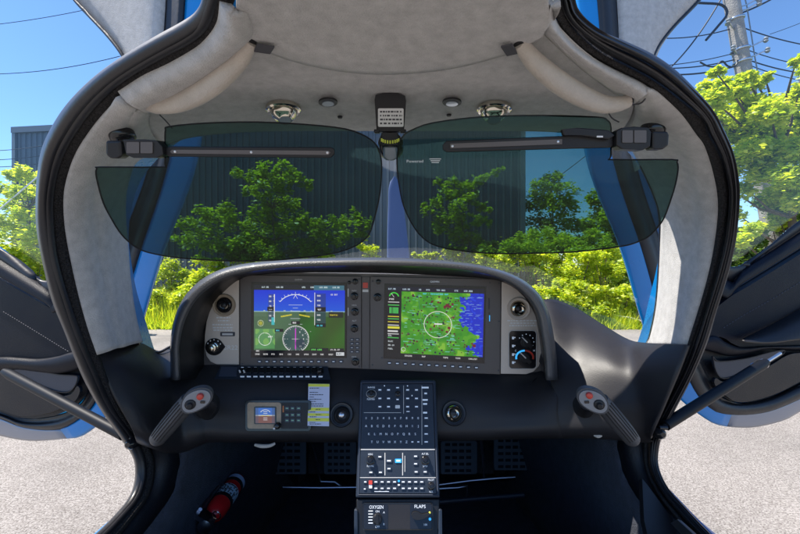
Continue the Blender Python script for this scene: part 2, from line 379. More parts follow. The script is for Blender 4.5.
# padded rolls along the door openings, with the grab handles
def roll(I, C, name, b=.05, mt='suede', n=50):
    a = cr([(x, y, 0) for x, y in I], n); c = cr([(x, y, 0) for x, y in C], n); rows = []
    for i in range(12):
        u = i/11; k = .965+.012*u - b*math.sin(math.pi*u)**.8
        rows.append([T(a[j][0]+(c[j][0]-a[j][0])*u, a[j][1]+(c[j][1]-a[j][1])*u, k) for j in range(n)])
    return grid(name, rows, M[mt], cabin, .01)
roll([(230,2),(223,27),(205,48),(176,64),(148,77),(123,94)], [(240,12),(249,29),(233,50),(206,74),(178,93),(143,107)], 'door_header_trim')
roll([(552,2),(556.5,20),(570,39),(588,54),(613,68),(640.5,81.5),(652,90)], [(549,10),(540,28),(556,46),(580,68),(606,88),(625,100),(633,105)], 'door_header_trim')
# pillars: from seal edge to windshield edge
def pillar(I, Wd, n=70):
    a = cr([(x, y, 0) for x, y in I], n); c = cr([(x, y, 0) for x, y in Wd], n); rows = []
    for i in range(16):
        u = i/15; k = .965+.05*u - .035*math.sin(math.pi*min(1, u*1.05))
        k += .012*math.exp(-((u-.45)/.12)**2)
        rows.append([T(a[j][0]+(c[j][0]-a[j][0])*u, a[j][1]+(c[j][1]-a[j][1])*u, k-.02*math.exp(-(j/4)**2)) for j in range(n)])
    return grid('pillar_lining', rows, M['suede'], cabin, .012)
pl_ = pillar([(123,94),(98,116),(77.5,145),(66,175),(62,200),(64,235),(73,280),(84,321),(95,353)], [(143,107),(143,118),(152,134),(165,147),(145,150),(132,157),(126,170),(121,190),(120,215),(122,240),(125,280),(130,315),(137,343)])
pr_ = pillar([(650,88.5),(660.6,95),(680.6,113),(696,134),(704,145),(713,172),(718,205),(714,246),(705,287),(690,336),(688,346)], [(633,105),(631,116),(622,130),(612,140),(628,146),(640,166),(652,192),(659,216),(659,254),(656,302),(650,334),(645,345)])
# seams on the pillars at their top
for pts in ([(122,95),(131,103),(140,107.5),(149,104)], [(650,89),(647,96),(641,103),(632,104.5)], [(160,115),(166,121),(172,128)], [(608,112),(612,118),(619,122)]):
    MB().tube([T(x, y, .945) for x, y, _ in cr([(a[0], a[1], 0) for a in pts], 16)], .0011, 5).build('lining_seam', M['inkdark'], cabin, True)
# dark reveal between pillar lining and glass, blue outer post
for Wd in (W_L[3:], W_R[2:]):
    sgn = -1 if Wd is not W_R[2:] and Wd[0][0] < 400 else 1
    c = cr([(x, y, 0) for x, y in Wd], 40)
    rows = [[T(q[0]+sgn*o_, q[1], k) for q in c] for o_, k in ((0, 1.012), (0, 1.03), (-1, 1.06), (-1, 1.10))]
    grid('windshield_frame', rows, M['rubber'], cabin, .004)
# windshield glass
def pts3(l, k): return [T(x, y, k) for x, y in l]
top = pts3(W_top, 1.015); 
botm = [P(137,346,.93), P(160,354,1.04), P(200,330,1.2), P(260,290,1.36), P(330,278,1.45), P(400,276,1.48), P(470,278,1.42), P(540,296,1.28), P(600,324,1.10), P(645,346,.89)]
lf = pts3(W_L, 1.02); lf[-1] = P(137,346,.93); rt = pts3(W_R, 1.02); rt[-1] = P(645,346,.89)
top[0] = lf[0] = T(165,147,1.018); top[-1] = rt[0] = T(612,140,1.018)
n, m = 40, 24
t_ = cr(top, n); b_ = cr(botm, n); l_ = cr(lf, m); r_ = cr(rt, m); rows = []
for j in range(m):
    v = j/(m-1); row = []
    for i in range(n):
        u = i/(n-1)
        row.append(Vector((1-v)*t_[i]+v*b_[i]+(1-u)*l_[j]+u*r_[j]-((1-u)*(1-v)*t_[0]+u*(1-v)*t_[-1]+(1-u)*v*b_[0]+u*v*b_[-1])))
    rows.append(row)
grid('windshield', rows, M['glass'], cabin)
# black bead along the glass foot, visible on both shoulders
MB().tube([Vector(q) for q in cr([P(137,347,.925), P(148,352,.98), P(160,352,1.02), P(172,346,1.06), P(200,335,1.15)], 30)], .0035, 6).build('windshield_bead', M['rubber'], cabin, True)
# sidewalls, floor, firewall of the footwell
zf = H0-.98
for I, sx in ((I_L[16:], -1), (I_R[16:], 1)):
    a = cr([(x, y, 0) for x, y in I], 40); A = [T(q[0], q[1], .975) for q in a]
    rows = [A, [Vector((p.x+(sx*.527-p.x)*.6, p.y+.02, p.z-.01)) for p in A], [Vector((sx*.528, p.y+.05, p.z-.03)) for p in A]]
    grid('sidewall', rows, M['leather'], cabin, .01)
    low = sorted([(p.y+.05, p.z-.03) for p, q in zip(A, a) if q[1] > 456]); ly, lz = [v[0] for v in low], [v[1] for v in low]
    ys = np.linspace(ly[0], 1.76, 44)
    zt = [float(np.interp(y, ly, lz)) if y < ly[-1] else min(H0-.36, lz[-1]+(y-ly[-1])*2.5) for y in ys]
    g = [[Vector((sx*(.528 if y < 1.1 else .528-.09*((y-1.1)/.65)**1.5), y, zf+(z-zf)*u)) for y, z in zip(ys, zt)] for u in np.linspace(0, 1, 8)]
    grid('footwell_side', g, M['carpet'], cabin, .01)
grid('footwell_light_block', [[Vector((x, y, H0-.462+.0*y)) for x in np.linspace(-.53, .53, 10)] for y in (1.02, 1.2, 1.5, 1.76)], M['carpet'], cabin, .01)  # unseen sheet added under the dash to keep the footwell dark
# sill carpets and scuff plates beside the seats
for pts, sx in (([T(690,470,.93), T(647,484,.90), T(652,520,.90), T(668,560,.88), T(720,560,.90)], 1),):
    pass
g = [[Vector((x, y, zf)) for x in np.linspace(-.6, .6, 20)] for y in np.linspace(.35, 1.78, 14)]
grid('cabin_floor', g, M['carpet'], cabin, .02)
fw = MB().box((0, 1.77, H0-.55), Vector((1, 0, 0)), Vector((0, 1, 0)), Vector((0, 0, 1)), 1.0, .03, .9); fw.build('firewall', M['carpet'], cabin)
# lower side pocket trim, right (grey edged panel)
pk = [(642,478),(649,487),(660,502),(668,513),(683,526),(700,545),(650,545),(644,520)]
b = MB(); pln = Plane(P(642,478,.80), P(700,545,.72), P(650,545,.70)); pln.poly(b, pk, 0, -.012); bev(b.build('side_pocket', M['plastic'], cabin), .004)
b = MB(); pln = Plane(T(690,530,.93), T(706,545,.93), T(676,535,.93)); pln.poly(b, [(674,524),(681,520),(712,548),(704,556)], 0, .008); bev(b.build('scuff_plate', M['steel'], cabin), .002)
# strap anchor slots at the seam
for q in ([(257,43),(274.5,45.5),(270,52.5),(253.5,50)], [(501,45.5),(512,43),(518,52),(507,54.5)]):
    pl0 = tplane(q[0][0]+8, 48, .905); b = MB(); pl0.poly(b, q, 0, .002); b.build('handle_recess', M['inkdark'], cabin)
# seat cushions: only their front rolls show at the frame's foot
def seat(x0, x1, label):
    t = thing('pilot_seat', label, 'seat', (x0/2+x1/2, .6, H0-.9), 'front seats')
    rows = []
    for u in np.linspace(0, 1, 15):
        y = .30+.56*u; z = H0-.605-.08*max(0, u-.75)/.25*max(0, u-.75)/.25*1.0
        rows.append([Vector((x, y-.03*abs(2*s-1)**3, z-.03*math.cos(math.pi*s*2)*.2-.06*abs(2*s-1)**4)) for s, x in zip(np.linspace(0, 1, 20), np.linspace(x0, x1, 20))])
    rows.append([r_+Vector((0, .005, -.10)) for r_ in rows[-1]])
    grid('seat_cushion', rows, M['leather'], t, .03, )
    MB().box(((x0+x1)/2, .55, H0-.82), Vector((1, 0, 0)), Vector((0, 1, 0)), Vector((0, 0, 1)), (x1-x0)*.8, .42, .22).build('seat_base', M['plastic'], t)
seat(-.50, -.10, 'black leather left front seat cushion at the very foot of the picture, by the extinguisher')
seat(.10, .50, 'black leather right front seat cushion at the foot of the picture, right of the console')
# grab handles
def handle(c, lab):
    o = thing('grab_handle', lab, 'grab handle', T(*c[2], .9), 'roof grab handles')
    q = cr([(x, y, k) for x, y, k in c_pts(c)], 30); pts = [T(a[0], a[1], a[2]) for a in q]
    R = [.0112*(math.sin(math.pi*(.10+.80*i/29))**.45) for i in range(30)]
    MB().tube(pts, R, 16, up=(0, 1, 0), flat=1.25).build('padded_grip', M['suede_warm'], o, True)
    for e_ in (0, -1): MB().lathe(pts[e_], (0, 0, 1), [(.006, -.004), (.006, .03)], 12).build('mount', M['rubber'], o, True)
def c_pts(c):
    n = len(c); return [(x, y, .93-.05*math.sin(math.pi*i/(n-1))) for i, (x, y) in enumerate(c)]
handle([(251,40),(240,58),(222,76),(200,92),(176,103),(156,106),(147,104)], 'padded suede grab handle curving along the roof above the left visor')
handle([(519,42),(535,62),(556,80),(580,95),(602,104),(618,104),(629,101)], 'padded suede grab handle curving along the roof above the right visor')
# air outlets, reading lights, screws in the headliner
def roof_outlet(x, y, lab, tilt):
    pl0 = tplane(x, y-1, .955); o = thing('roof_air_outlet', lab, 'air vent', pl0.at(x, y), 'chrome air outlets in the headliner')
    mm = (pl0.at(x, y)-CAM).y/F
    ax = (pl0.n+Vector((tilt, -.5, 0))*.5).normalized()
    MB().lathe(pl0.at(x, y), pl0.n, [(17*mm, -.004), (17*mm, .001), (15.5*mm, .003), (13.5*mm, .002), (13*mm, -.006)], 32).build('flange', M['chrome'], o, True)
    prof = [(13.3*mm*math.cos(t), 13.3*mm*math.sin(t)*.95) for t in np.linspace(-.2, 1.0, 9)]+[(6.4*mm, 12.2*mm), (6.0*mm, 10.5*mm)]
    MB().lathe(pl0.at(x, y), ax, prof, 32).build('eyeball', M['chrome'], o, True)
    MB().lathe(pl0.at(x, y)+ax*(11.6*mm), ax, [(6.1*mm, -.001), (6.1*mm, 0)], 20).build('nozzle', M['lens'], o, True)
roof_outlet(283.5, 110, 'left chrome eyeball air outlet in the headliner above the left visor', .3)
roof_outlet(494, 110, 'right chrome eyeball air outlet in the headliner above the right visor', .0)
for x, y, lab in ((328,101,'small oval reading light left of the compass'), (452,101,'small oval reading light right of the compass')):
    pl0 = tplane(x, y, .962); o = thing('reading_light', lab, 'reading light', pl0.at(x, y), 'oval reading lights in the headliner')
    b = MB(); el = [(x+9.5*math.cos(t), y+4.1*math.sin(t)) for t in np.linspace(0, 2*math.pi, 28, endpoint=False)]; pl0.poly(b, el, 0, .003); bev(b.build('bezel', M['rubber'], o, False), .0012)
    b = MB(); el = [(x+6*math.cos(t), y+.6+2.4*math.sin(t)) for t in np.linspace(0, 2*math.pi, 24, endpoint=False)]; pl0.poly(b, el, .0028, .004); b.build('lens', M['lens'], o)
for x, y in ((340,116.5), (449,114.5)):
    pl0 = tplane(x, y, .966); b = MB(); pl0.knob(b, x, y, 2.6, .003); b.build('trim_button', M['rubber'], cabin, True)
pl0 = tplane(392, 0, .962); b = MB(); el = [(384+26*math.cos(t), -6+10.5*math.sin(t)) for t in np.linspace(0, 2*math.pi, 40, endpoint=False)]; pl0.poly(b, el, 0, .01)
o = thing('dome_light', 'pale dome light lens cut by the top edge of the picture', 'dome light', pl0.at(384, -6)); bev(b.build('lens', M['dome'], o), .003)
# ------------------------------------------------------------------ compass
cp = thing('magnetic_compass', 'black magnetic compass hanging from the windshield header between the two visors', 'compass', P(390, 130, .60))
pk = Plane(P(390,100,.60), P(420,100,.60), P(390,130,.612))
b = MB(); pk.poly(b, [(375,101),(376,96),(383,94.3),(390,94),(398,94.3),(405,97),(406,102),(404,132),(377,132)], -.02, .012); bev(b.build('mount', M['plastic'], cp), .003, 3)
b = MB(); pk.rquad(b, 378.5,109.5,403.5,127.5,1.2,.012,.0145); pc = b.build('correction_card', M['white'], cp)
b = MB()
for k, yy in enumerate((112.8,116.6,120.4,124.2)):
    x = 380.5
    while x < 401.5:
        ln = rnd.choice((1.2, 2, 2.8)); pk.quad(b, x, yy-.8, min(x+ln, 402), yy+.8, .0147, .0151); x += ln+rnd.choice((.8, 1.6))
b.build('small_print', M['inkdark'], pc)
for x in (374.5, 400.5): b = MB(); pk.quad(b, x,130,x+5.5,133.5,-.005,.018); bev(b.build('clamp', M['plastic'], cp), .0015)
c0 = pk.at(390.5, 146, -.005)
prof = [(.0225*math.sin(t), -.0225*math.cos(t)) for t in np.linspace(.15, math.pi-.15, 16)]
MB().lathe(c0, (0, 0, 1), prof, 28).build('bowl', M['gloss'], cp, True)
b = MB(); pk.poly(b, [(382,133),(398,133),(400,142),(398,146),(382,146),(380,142)], .008, .02); bev(b.build('lamp_bracket', M['plastic'], cp), .002)
b = MB(); pk.poly(b, [(384,147),(397,147),(398,158),(394,160.5),(387,160.5),(384,158)], .012, .024); bev(b.build('lamp', M['gripplate'], cp), .003)
b = MB()
for i in range(9):
    t = -60+15*i; a = math.radians(t); x, y = 390.5+9.5*math.sin(a), 139+4.5*math.cos(a)*.9
    pk.quad(b, x-.7, y-2.0, x+.7, y+1.2, .0205, .022)
b.build('scale_mark', M['yellow'], cp)
# ------------------------------------------------------------------ visors
def arc(l): return [(q[0], q[1]) for q in l]
def visor(outline, rail, pl0, lab, railh):
    o = thing('sun_visor', lab, 'sun visor', pl0.at(rail[0][0], rail[0][1]), 'tinted sun visors')
    b = MB(); pl0.poly(b, outline, -.0015, .0015); b.build('tinted_panel', M['tint'], o)
    b = MB(); b.tube([pl0.at(x, y, 0) for x, y in outline+outline[:1]], .0011, 6, caps=False); b.build('edge_bead', M['strut'], o, True)
    return o
vl = [(165,138),(165.5,130),(169,126.5),(206,123),(257,122),(307,124.5),(346,129),(367,137),(377,146),(381,158),(381.5,175),(379,199),(371,230),(364,240),(352,247.5),(330,254),(284,259.5),(250,261),(218,260.5),(180,258),(155,254),(140,249.5),(128,241),(119,231),(110,216),(103.5,203),(99,188),(96,174),(97,168.5),(101,167),(161,167),(165,164)]
vr = [(398,178),(397,160),(399,144),(404,135),(412,130),(432,123),(480,117),(540,115.5),(596,117),(607,120),(611,128),(611,156),(613,159.5),(672,159.5),(677,162),(678,170),(675,186),(670,202),(664,218),(657,228),(648,237),(636,242.5),(620,246.5),(572,252),(512,253.5),(485,253),(460,250.5),(445,248),(432,244),(422,237),(414,227),(407,214),(402,200)]
def smooth_out(l): return [(q[0], q[1]) for q in crp([(x, y, 0) for x, y in l]+[(l[0][0], l[0][1], 0)], 3)[:-1]]
pL = Plane(P(150,200,.55), P(380,200,.575), P(150,240,.565)); pR = Plane(P(400,200,.575), P(670,200,.55), P(400,240,.585))
o = visor(smooth_out(vl), ((171,152), (336,152)), pL, 'left dark green tinted sun visor with a black rail and notched outer corner', 11)
b = MB(); pL.poly(b, [(171,146.5),(332,147.3),(335,149.5),(335,154),(331,157.8),(171,156.6),(168,154),(168,148.5)], .0015, .007); r_ = b.build('rail', M['plastic'], o); bev(r_, .0015)
b = MB(); pL.poly(b, [(175,149.8),(329,150.8),(331,152.5),(329,155),(175,153.6),(173,151.8)], .007, .0085); b.build('rail_insert', M['bezel'], r_)
for x in (178,253,328): b = MB(); pL.knob(b, x, 151.9+(x-178)*.006, 1.2, .0008, .0085, 10); b.build('rivet', M['steel'], r_, True)
o2 = visor(smooth_out(vr), ((442,148), (612,140)), pR, 'right dark green tinted sun visor with a black rail, latch and faint lettering', 9)
b = MB(); pR.poly(b, [(446,141.5),(608,134.5),(611,137),(611,146),(608,148),(446,152.5),(442.5,149.5),(442.5,145)], .0015, .007); r_ = b.build('rail', M['plastic'], o2); bev(r_, .0015)
b = MB(); pR.poly(b, [(450,144.5),(560,140),(560,145),(450,149)], .007, .0085); b.build('rail_insert', M['bezel'], r_)
b = MB(); pR.poly(b, [(558,131),(575,129.5),(604,132),(610,137),(604,141),(575,137),(560,137)], .007, .015); bev(b.build('latch', M['plastic'], r_), .0015)
for x in (452,556): b = MB(); pR.knob(b, x, 147-(x-452)*.042, 1.2, .0008, .0085, 10); b.build('rivet', M['steel'], r_, True)
b = MB(); pR.quad(b, 592,137.6,598,139.2,.015,.0155); b.build('tag', M['white'], r_)
# faint etched maker's text on the right visor (unreadable smears in the photo)
b = MB()
letter(b, pR, 415, 161.2, 'Powered', 2.7, .0018, 'C', 16.5)
for k in range(3): pR.quad(b, 429.5+k, 158.6+k*1.8, 441-k, 159.3+k*1.8, .0016, .0018)
b.build('lettering', M['inkgrey'], o2)
def hinge(o, pl0, discc, blocks, T_):
    b = MB(); pd = tplane(discc[0], discc[1], .915)
    mm = (pd.at(*discc)-CAM).y/F
    b.lathe(pd.at(*discc), pd.n, [(11.5*mm, -.004), (11.5*mm, .004), (9.5*mm, .008), (5*mm, .009), (5*mm, .014)], 28); b.build('swivel_mount', M['gloss'], o, True)
    for q in blocks:
        b = MB(); pl0.poly(b, q, -.004, .016); bev(b.build('hinge_arm', M['plastic'], o), .003, 3)
    return o
hinge(o, pL, (122.5,136), ([(113,141),(128,141),(129,156),(125,158.5),(117,158.5),(113,155)], [(130,140),(150,139.8),(163,141),(168,147),(169,155),(163,158),(140,158),(133,155)]), 0)
hinge(o2, pR, (652,131), ([(646,133),(661,133),(662.5,137),(662,147),(657,150.5),(646,150.5)], [(611,133),(616,129.8),(628,128.5),(642,129.5),(645,134),(644,148),(637,151.5),(616,150.5),(611,147)]), 0)
for pl0, o_, xs in ((pL, o, (133.5,147,160)), (pR, o2, (615.5,627,640))):
    b = MB()
    for x0, x1 in zip(xs[:-1], xs[1:]): pl0.rquad(b, x0+.6, 142.5 if o_ is o else 132.5, x1-.6, 153.5 if o_ is o else 144.5, 1, .016, .0175)
    b.build('arm_pad', M['bezel'], o_)
# ================================================================== DASHBOARD
dash = thing('dashboard', 'black leather dashboard with stitched glareshield hood and satin end panels under the windshield', 'dashboard', (-.02, 1.0, H0-.4))
colsN = [
 [(92,352,.75),(95,357,.735),(101,372,.735),(110,392,.74),(122,412,.75),(137,437,.77),(140,442,.84)],
 [(116,347,.82),(117,353,.80),(122,368,.78),(132,392,.775),(143,418,.775),(152,443,.79),(153,446,.88)],
 [(137,344,.93),(138,350,.90),(144,366,.86),(152,392,.83),(160,420,.82),(167,448,.83),(168,450,.94)],
 [(160,353,1.05),(158,358,1.0),(163,370,.94),(171,394,.89),(178,420,.87),(184,447,.875),(185,449,.98)],
 [(182,345,1.15),(181,356,1.03),(184,372,.97),(190,395,.91),(195,420,.885),(199,441,.89),(201,443,1.0)],
 [(205,362,1.02),(205,368,1.0),(206,379,.965),(208,400,.92),(209,420,.90),(211,438,.905),(213,440,1.02)],
 [(240,362,1.02),(240,370,1.0),(240,382,.96),(240,400,.93),(240,422,.91),(240,438.5,.915),(242,440,1.03)],
 [(295,363,1.02),(295,371,1.0),(295,383,.965),(295,402,.935),(295,422,.92),(295,438,.925),(295,440,1.03)],
 [(350,364,1.02),(350,372,1.0),(350,384,.97),(350,402,.94),(350,422,.925),(350,438,.93),(350,440,1.03)],
 [(445,368,1.02),(445,376,1.0),(445,386,.97),(445,402,.94),(445,422,.925),(445,437,.93),(445,439,1.03)],
 [(520,370,1.02),(520,377,1.0),(520,387,.965),(520,402,.93),(520,420,.905),(520,435,.91),(520,437,1.03)],
 [(552,298,1.14),(553,325,1.05),(556,366,.955),(558,392,.915),(560,416,.89),(562,434,.895),(563,436,1.0)],
 [(572,308,1.10),(574,326,1.02),(578,360,.935),(582,390,.885),(586,414,.865),(590,434,.87),(591,436,.98)],
 [(600,325,1.04),(602,338,.97),(608,364,.885),(612,392,.85),(616,416,.835),(620,436,.845),(621,438,.95)],
 [(625,340,.97),(627,350,.91),(632,372,.845),(637,395,.82),(641,417,.812),(645,438,.825),(646,440,.92)],
 [(646,345,.885),(647,353,.84),(651,372,.80),(654,392,.785),(654,414,.785),(652,436,.795),(652,438,.88)],
 [(690,346,.735),(687,354,.735),(680,372,.735),(671,393,.745),(662,414,.76),(652,436,.78),(650,440,.86)],
]
def dash_grid(nm, cl):
    C3 = [[P(*q) for q in c] for c in cl]
    cols = [crp(c, 6) for c in C3]
    rw = [[Vector(v) for v in crp([c[i] for c in cols], 8)] for i in range(len(cols[0]))]
    o = grid(nm, rw, M['leather_brown'], dash, 0); return solid(o, .006, -1)
ds = dash_grid('dash_cover', colsN[:11]+[[(553,364,1.02),(553,371,1.0),(555,380,.962),(558,392,.9155),(560,416,.8905),(562,434,.8955),(563,436,1.0005)]])
colsN[11] = [(545,301,1.10),(547,320,1.04),(554,364,.96),(557,392,.915),(559.5,416,.89),(562,434,.895),(563,436,1.0)]
dash_grid('side_shoulder', [[(512,318,1.16),(516,332,1.08),(545,368,.985),(556.5,392,.9155),(559,416,.8905),(561.5,434,.8955),(562.5,436,1.0005)]]+colsN[11:])
# glareshield hood: arch of profiles
H_out = [(172,380),(172,362),(172,345),(175,322),(183,302),(196,286),(215,273.5),(240,266),(280,261.5),(330,259.5),(380,259),(430,261),(470,265),(500,271.5),(522,281),(538,295),(547,312),(552,335),(555,358),(556,380)]
H_mid = [(179,380),(178,362),(178,345),(182,325),(190,307),(202,292),(220,280),(243,272.5),(281,267.5),(330,265.5),(380,265),(430,266.5),(469,270),(497,276.5),(516,286),(530,299),(539,315),(543,336),(546,358),(547,380)]
H_in = [(205,378),(204,362),(204,345),(206,325),(213,306),(226,290),(240,279.5),(256,275),(290,273),(330,272.5),(380,273),(430,275),(465,277),(490,279),(509,285),(525,297),(535,315),(541,340),(543,358),(544,378)]
n = 110
ho, hm, hi = [cr([(x, y, 0) for x, y in H], n) for H in (H_out, H_mid, H_in)]
def hrow(A, B, u, d): return [P(a[0]+(b[0]-a[0])*u, a[1]+(b[1]-a[1])*u, d) for a, b in zip(A, B)]
outer = hrow(ho, hm, 0, .895)
def backrow(dy, dz, s): return [Vector((q.x*s, q.y+dy, q.z-dz)) for q in outer]
rows = [backrow(.42, .060, .97), backrow(.3, .03, .99), backrow(.14, .006, 1.0), hrow(ho, hm, 0, .925), hrow(ho, hm, .05, .912), hrow(ho, hm, .14, .900), hrow(ho, hm, .28, .889), hrow(ho, hm, .42, .882), hrow(ho, hm, .58, .879), hrow(ho, hm, .80, .878), hrow(ho, hm, 1.0, .884)]
hood = grid('glareshield_hood', rows, M['hood'], dash, .0); solid(hood, .004, -1)
rows = [hrow(ho, hm, 1.0, .884), hrow(hm, hi, .12, .895), hrow(hm, hi, .45, .93), hrow(hm, hi, 1, .999)]
grid('hood_lining', rows, M['plastic'], dash, .004)
b = MB(); q = cr([P(x, y, .876) for x, y, _ in hrow_px] if False else hrow(ho, hm, .62, .8755), 300)
for i in range(0, 299, 2): b.tube([Vector(q[i]), Vector(q[i+1])], .0011, 4)
b.build('hood_stitching', M['inkdark'], hood)
b = MB(); b.tube(hrow(ho, hm, .93, .8795), .0016, 6); b.build('hood_piping', M['rubber'], hood, True)
# panel faces ------------------------------------------------
PN = Plane(P(240,280,1.0), P(500,285,1.0), P(240,365,1.0))
b = MB(); PN.poly(b, [(200,374),(200,320),(212,296),(228,283),(250,272),(490,276),(512,283),(530,297),(543,320),(545,376)], -.02, -.002); b.build('panel_backing', M['bezel'], dash)
SL = [(239.3,278),(239.3,364.5),(217,364.2),(211,361.5),(207,356),(205.3,349),(205.3,336),(207,322),(210.5,310),(216,298),(223.5,288),(232,281)]
SR = [(501.5,280.2),(509,284.5),(517,290),(525,298),(531.5,308),(537,320),(540.5,334),(541.3,346),(541,358),(538.5,366),(533,371.5),(526,374),(500.5,373.5)]
pls = []
for q, nm in ((SL, 'left satin end panel'), (SR, 'right satin end panel')):
    b = MB(); PN.poly(b, q, -.002, .003); e_ = b.build('end_panel', M['silver'], dash); bev(e_, .0012); pls.append(e_)
    e_['label'] = 'satin warm grey end panel on the ' + ('left beside the ignition key' if q is SL else 'right around the climate controls')
b = MB()
for yy, x0, x1 in ((317.5,217,231),(320.5,218.5,230),(324.5,213,233),(327.5,213.5,234),(330,214,233)):
    x = x0
    while x < x1: ln = rnd.choice((1.4, 2.2, 3)); PN.quad(b, x, yy-.6, min(x+ln, x1), yy+.6, .0032, .0035); x += ln+.8
for yy, x0, x1 in ((320.5,507,537),(323,510,535),(325.5,509,536)):
    x = x0
    while x < x1: ln = rnd.choice((1.4, 2.2, 3)); PN.quad(b, x, yy-.6, min(x+ln, x1), yy+.6, .0032, .0035); x += ln+.8
b.build('placard_lettering', M['white'], pls[0])
b = MB(); letter(b, PN, 231.5, 347.3, 'SR22', 4.4, .0034, 'C', 13.5); b.build('emblem', M['white'], pls[0])
b = MB(); PN.rquad(b, 221,331.8,235.5,336,.8,.003,.0045); b.build('placard_window', M['inkdark'], pls[0]); b = MB(); PN.quad(b, 223,333,233.5,334.9,.0045,.0049); b.build('window_strip', M['inkgrey'], pls[0])
# centre strip with red button, screws
b = MB(); PN.rquad(b, 362, 277, 369.5, 368.5, .3, -.002, .002); cs_ = b.build('center_strip', M['bezel'], dash)
b = MB(); PN.rquad(b, 363,282.5,368,288,.5,.002,.0045); bev(b.build('red_button', M['redbtn'], cs_), .0008)
b = MB(); PN.quad(b, 362.6,289.5,368.4,292,.002,.0025); b.build('placard', M['inkgrey'], cs_)
# seams in the dash cover and tiny emblems
def surf_tube(pts, nm, r=.0012, mt='rubber', par=ds): MB().tube([Vector(q) for q in cr([P(*q) for q in pts], 40)], r, 5).build(nm, M[mt], par, True)
surf_tube([(203,372,.978),(205,392,.931),(205.5,402,.916),(206,420,.899),(207,436,.900)], 'cover_seam')
surf_tube([(536,378,.975),(527,388,.955),(521,397,.938),(518,410,.917),(517,422,.903),(517,434,.906)], 'cover_seam')
bl_ = Plane(P(237,436,.908), P(260,436,.908), P(237,425,.906)); b = MB(); letter(b, bl_, 238.5, 435.6, 'Cirrus', 2.6, .002, 'C', 12)
b.build('emblem', M['inkgrey'], ds)
br_ = Plane(P(550,429,.889), P(572,429,.880), P(550,420,.887)); b = MB(); letter(b, br_, 551.5, 428.6, 'Cirrus', 2.6, .004, 'C', 12)
b.build('emblem', M['inkgrey'], ds)
# ------------------------------------------------------------------ screens: pictures painted by code
def sl(c): c = np.array(c, float)/255; return np.where(c < .04045, c/12.92, ((c+.055)/1.055)**2.4)
class Img:
    def __init__(s, w_, h, c, k=1): s.k = k; s.w, s.h = int(w_*k), int(h*k); s.a = np.zeros((s.h, s.w, 3)); s.a[:] = sl(c); Y, X = np.mgrid[0:s.h, 0:s.w]; s.Y, s.X = Y/k, X/k
    def rect(s, x0, y0, x1, y1, c, al=1):
        k = s.k; i0, j0 = max(0, int(round(x0*k))), max(0, int(round(y0*k))); r = s.a[j0:max(j0+1, int(round(y1*k))), i0:max(i0+1, int(round(x1*k)))]; r[:] = r*(1-al)+sl(c)*al
    def disc(s, x, y, r, c, al=1): m = (s.X-x)**2+(s.Y-y)**2 <= r*r; s.a[m] = s.a[m]*(1-al)+sl(c)*al
    def ring(s, x, y, r, c, w_=1.2, a0=0, a1=360, al=1):
        d = np.abs(np.hypot(s.X-x, s.Y-y)-r) < w_/2; an = np.degrees(np.arctan2(s.Y-y, s.X-x)) % 360; m = d & (an >= a0) & (an <= a1); s.a[m] = s.a[m]*(1-al)+sl(c)*al
    def line(s, x0, y0, x1, y1, c, w_=1):
        n_ = int(max(abs(x1-x0), abs(y1-y0))*2*s.k)+2
        for t_ in np.linspace(0, 1, n_):
            x, y = x0+(x1-x0)*t_, y0+(y1-y0)*t_; s.rect(x-w_/2, y-w_/2, x+w_/2, y+w_/2, c) if w_ > 1.5 else s.px(x*s.k, y*s.k, c)
    def px(s, x, y, c):
        x, y = int(round(x)), int(round(y))
        if 0 <= x < s.w and 0 <= y < s.h: s.a[y, x] = sl(c)
    def text(s, x, y, t_, c):
        x *= s.k; y = y*s.k+s.k
        for ch in t_:
            g = FONT.get(ch, FONT['-'])
            for j, row in enumerate(g):
                for i in range(3):
                    if row >> (2-i) & 1: s.px(x+i, y+j, c)
            x += 4
    def mask(s, m, c, al=1): s.a[m] = s.a[m]*(1-al)+sl(c)*al
FONT = {'0':(7,5,5,5,7),'1':(2,6,2,2,7),'2':(7,1,7,4,7),'3':(7,1,3,1,7),'4':(5,5,7,1,1),'5':(7,4,7,1,7),'6':(7,4,7,5,7),'7':(7,1,2,2,2),'8':(7,5,7,5,7),'9':(7,5,7,1,7),'-':(0,0,7,0,0),' ':(0,0,0,0,0),'.':(0,0,0,0,2),
 'A':(2,5,7,5,5),'B':(6,5,6,5,6),'C':(3,4,4,4,3),'D':(6,5,5,5,6),'E':(7,4,6,4,7),'F':(7,4,6,4,4),'G':(3,4,5,5,3),'H':(5,5,7,5,5),'I':(7,2,2,2,7),'K':(5,5,6,5,5),'L':(4,4,4,4,7),'M':(5,7,7,5,5),'N':(7,5,5,5,5),'O':(7,5,5,5,7),'P':(7,5,7,4,4),'R':(7,5,6,5,5),'S':(7,4,7,1,7),'T':(7,2,2,2,2),'U':(5,5,5,5,7),'V':(5,5,5,5,2),'X':(5,5,2,5,5),'Y':(5,5,2,2,2)}
W_, H_ = 190, 148
KS = 1.6
g = Img(W_, H_, (20, 60, 210), KS)
yy = g.Y/H_; xx = g.X/W_
sky_ = np.stack([np.full_like(yy, 8.)+30*yy, 40+130*yy, 215+20*yy], 2)
g.a = sl(np.clip(sky_, 0, 255)); hz = int(H_*.385)
gr = np.stack([40+10*np.sin(xx*9)+0*yy, 92-22*np.abs(yy-.7)+8*np.sin(xx*14+yy*9), 12+0*yy], 2); g.a[int(hz*KS):] = sl(np.clip(gr, 0, 255))[int(hz*KS):]
g.mask((g.Y > hz) & (g.Y < hz+10) & (np.sin(xx*23)+np.sin(xx*7+2) > .2), (70, 100, 60)); g.rect(0, hz-1, W_, hz+1, (150, 190, 200))
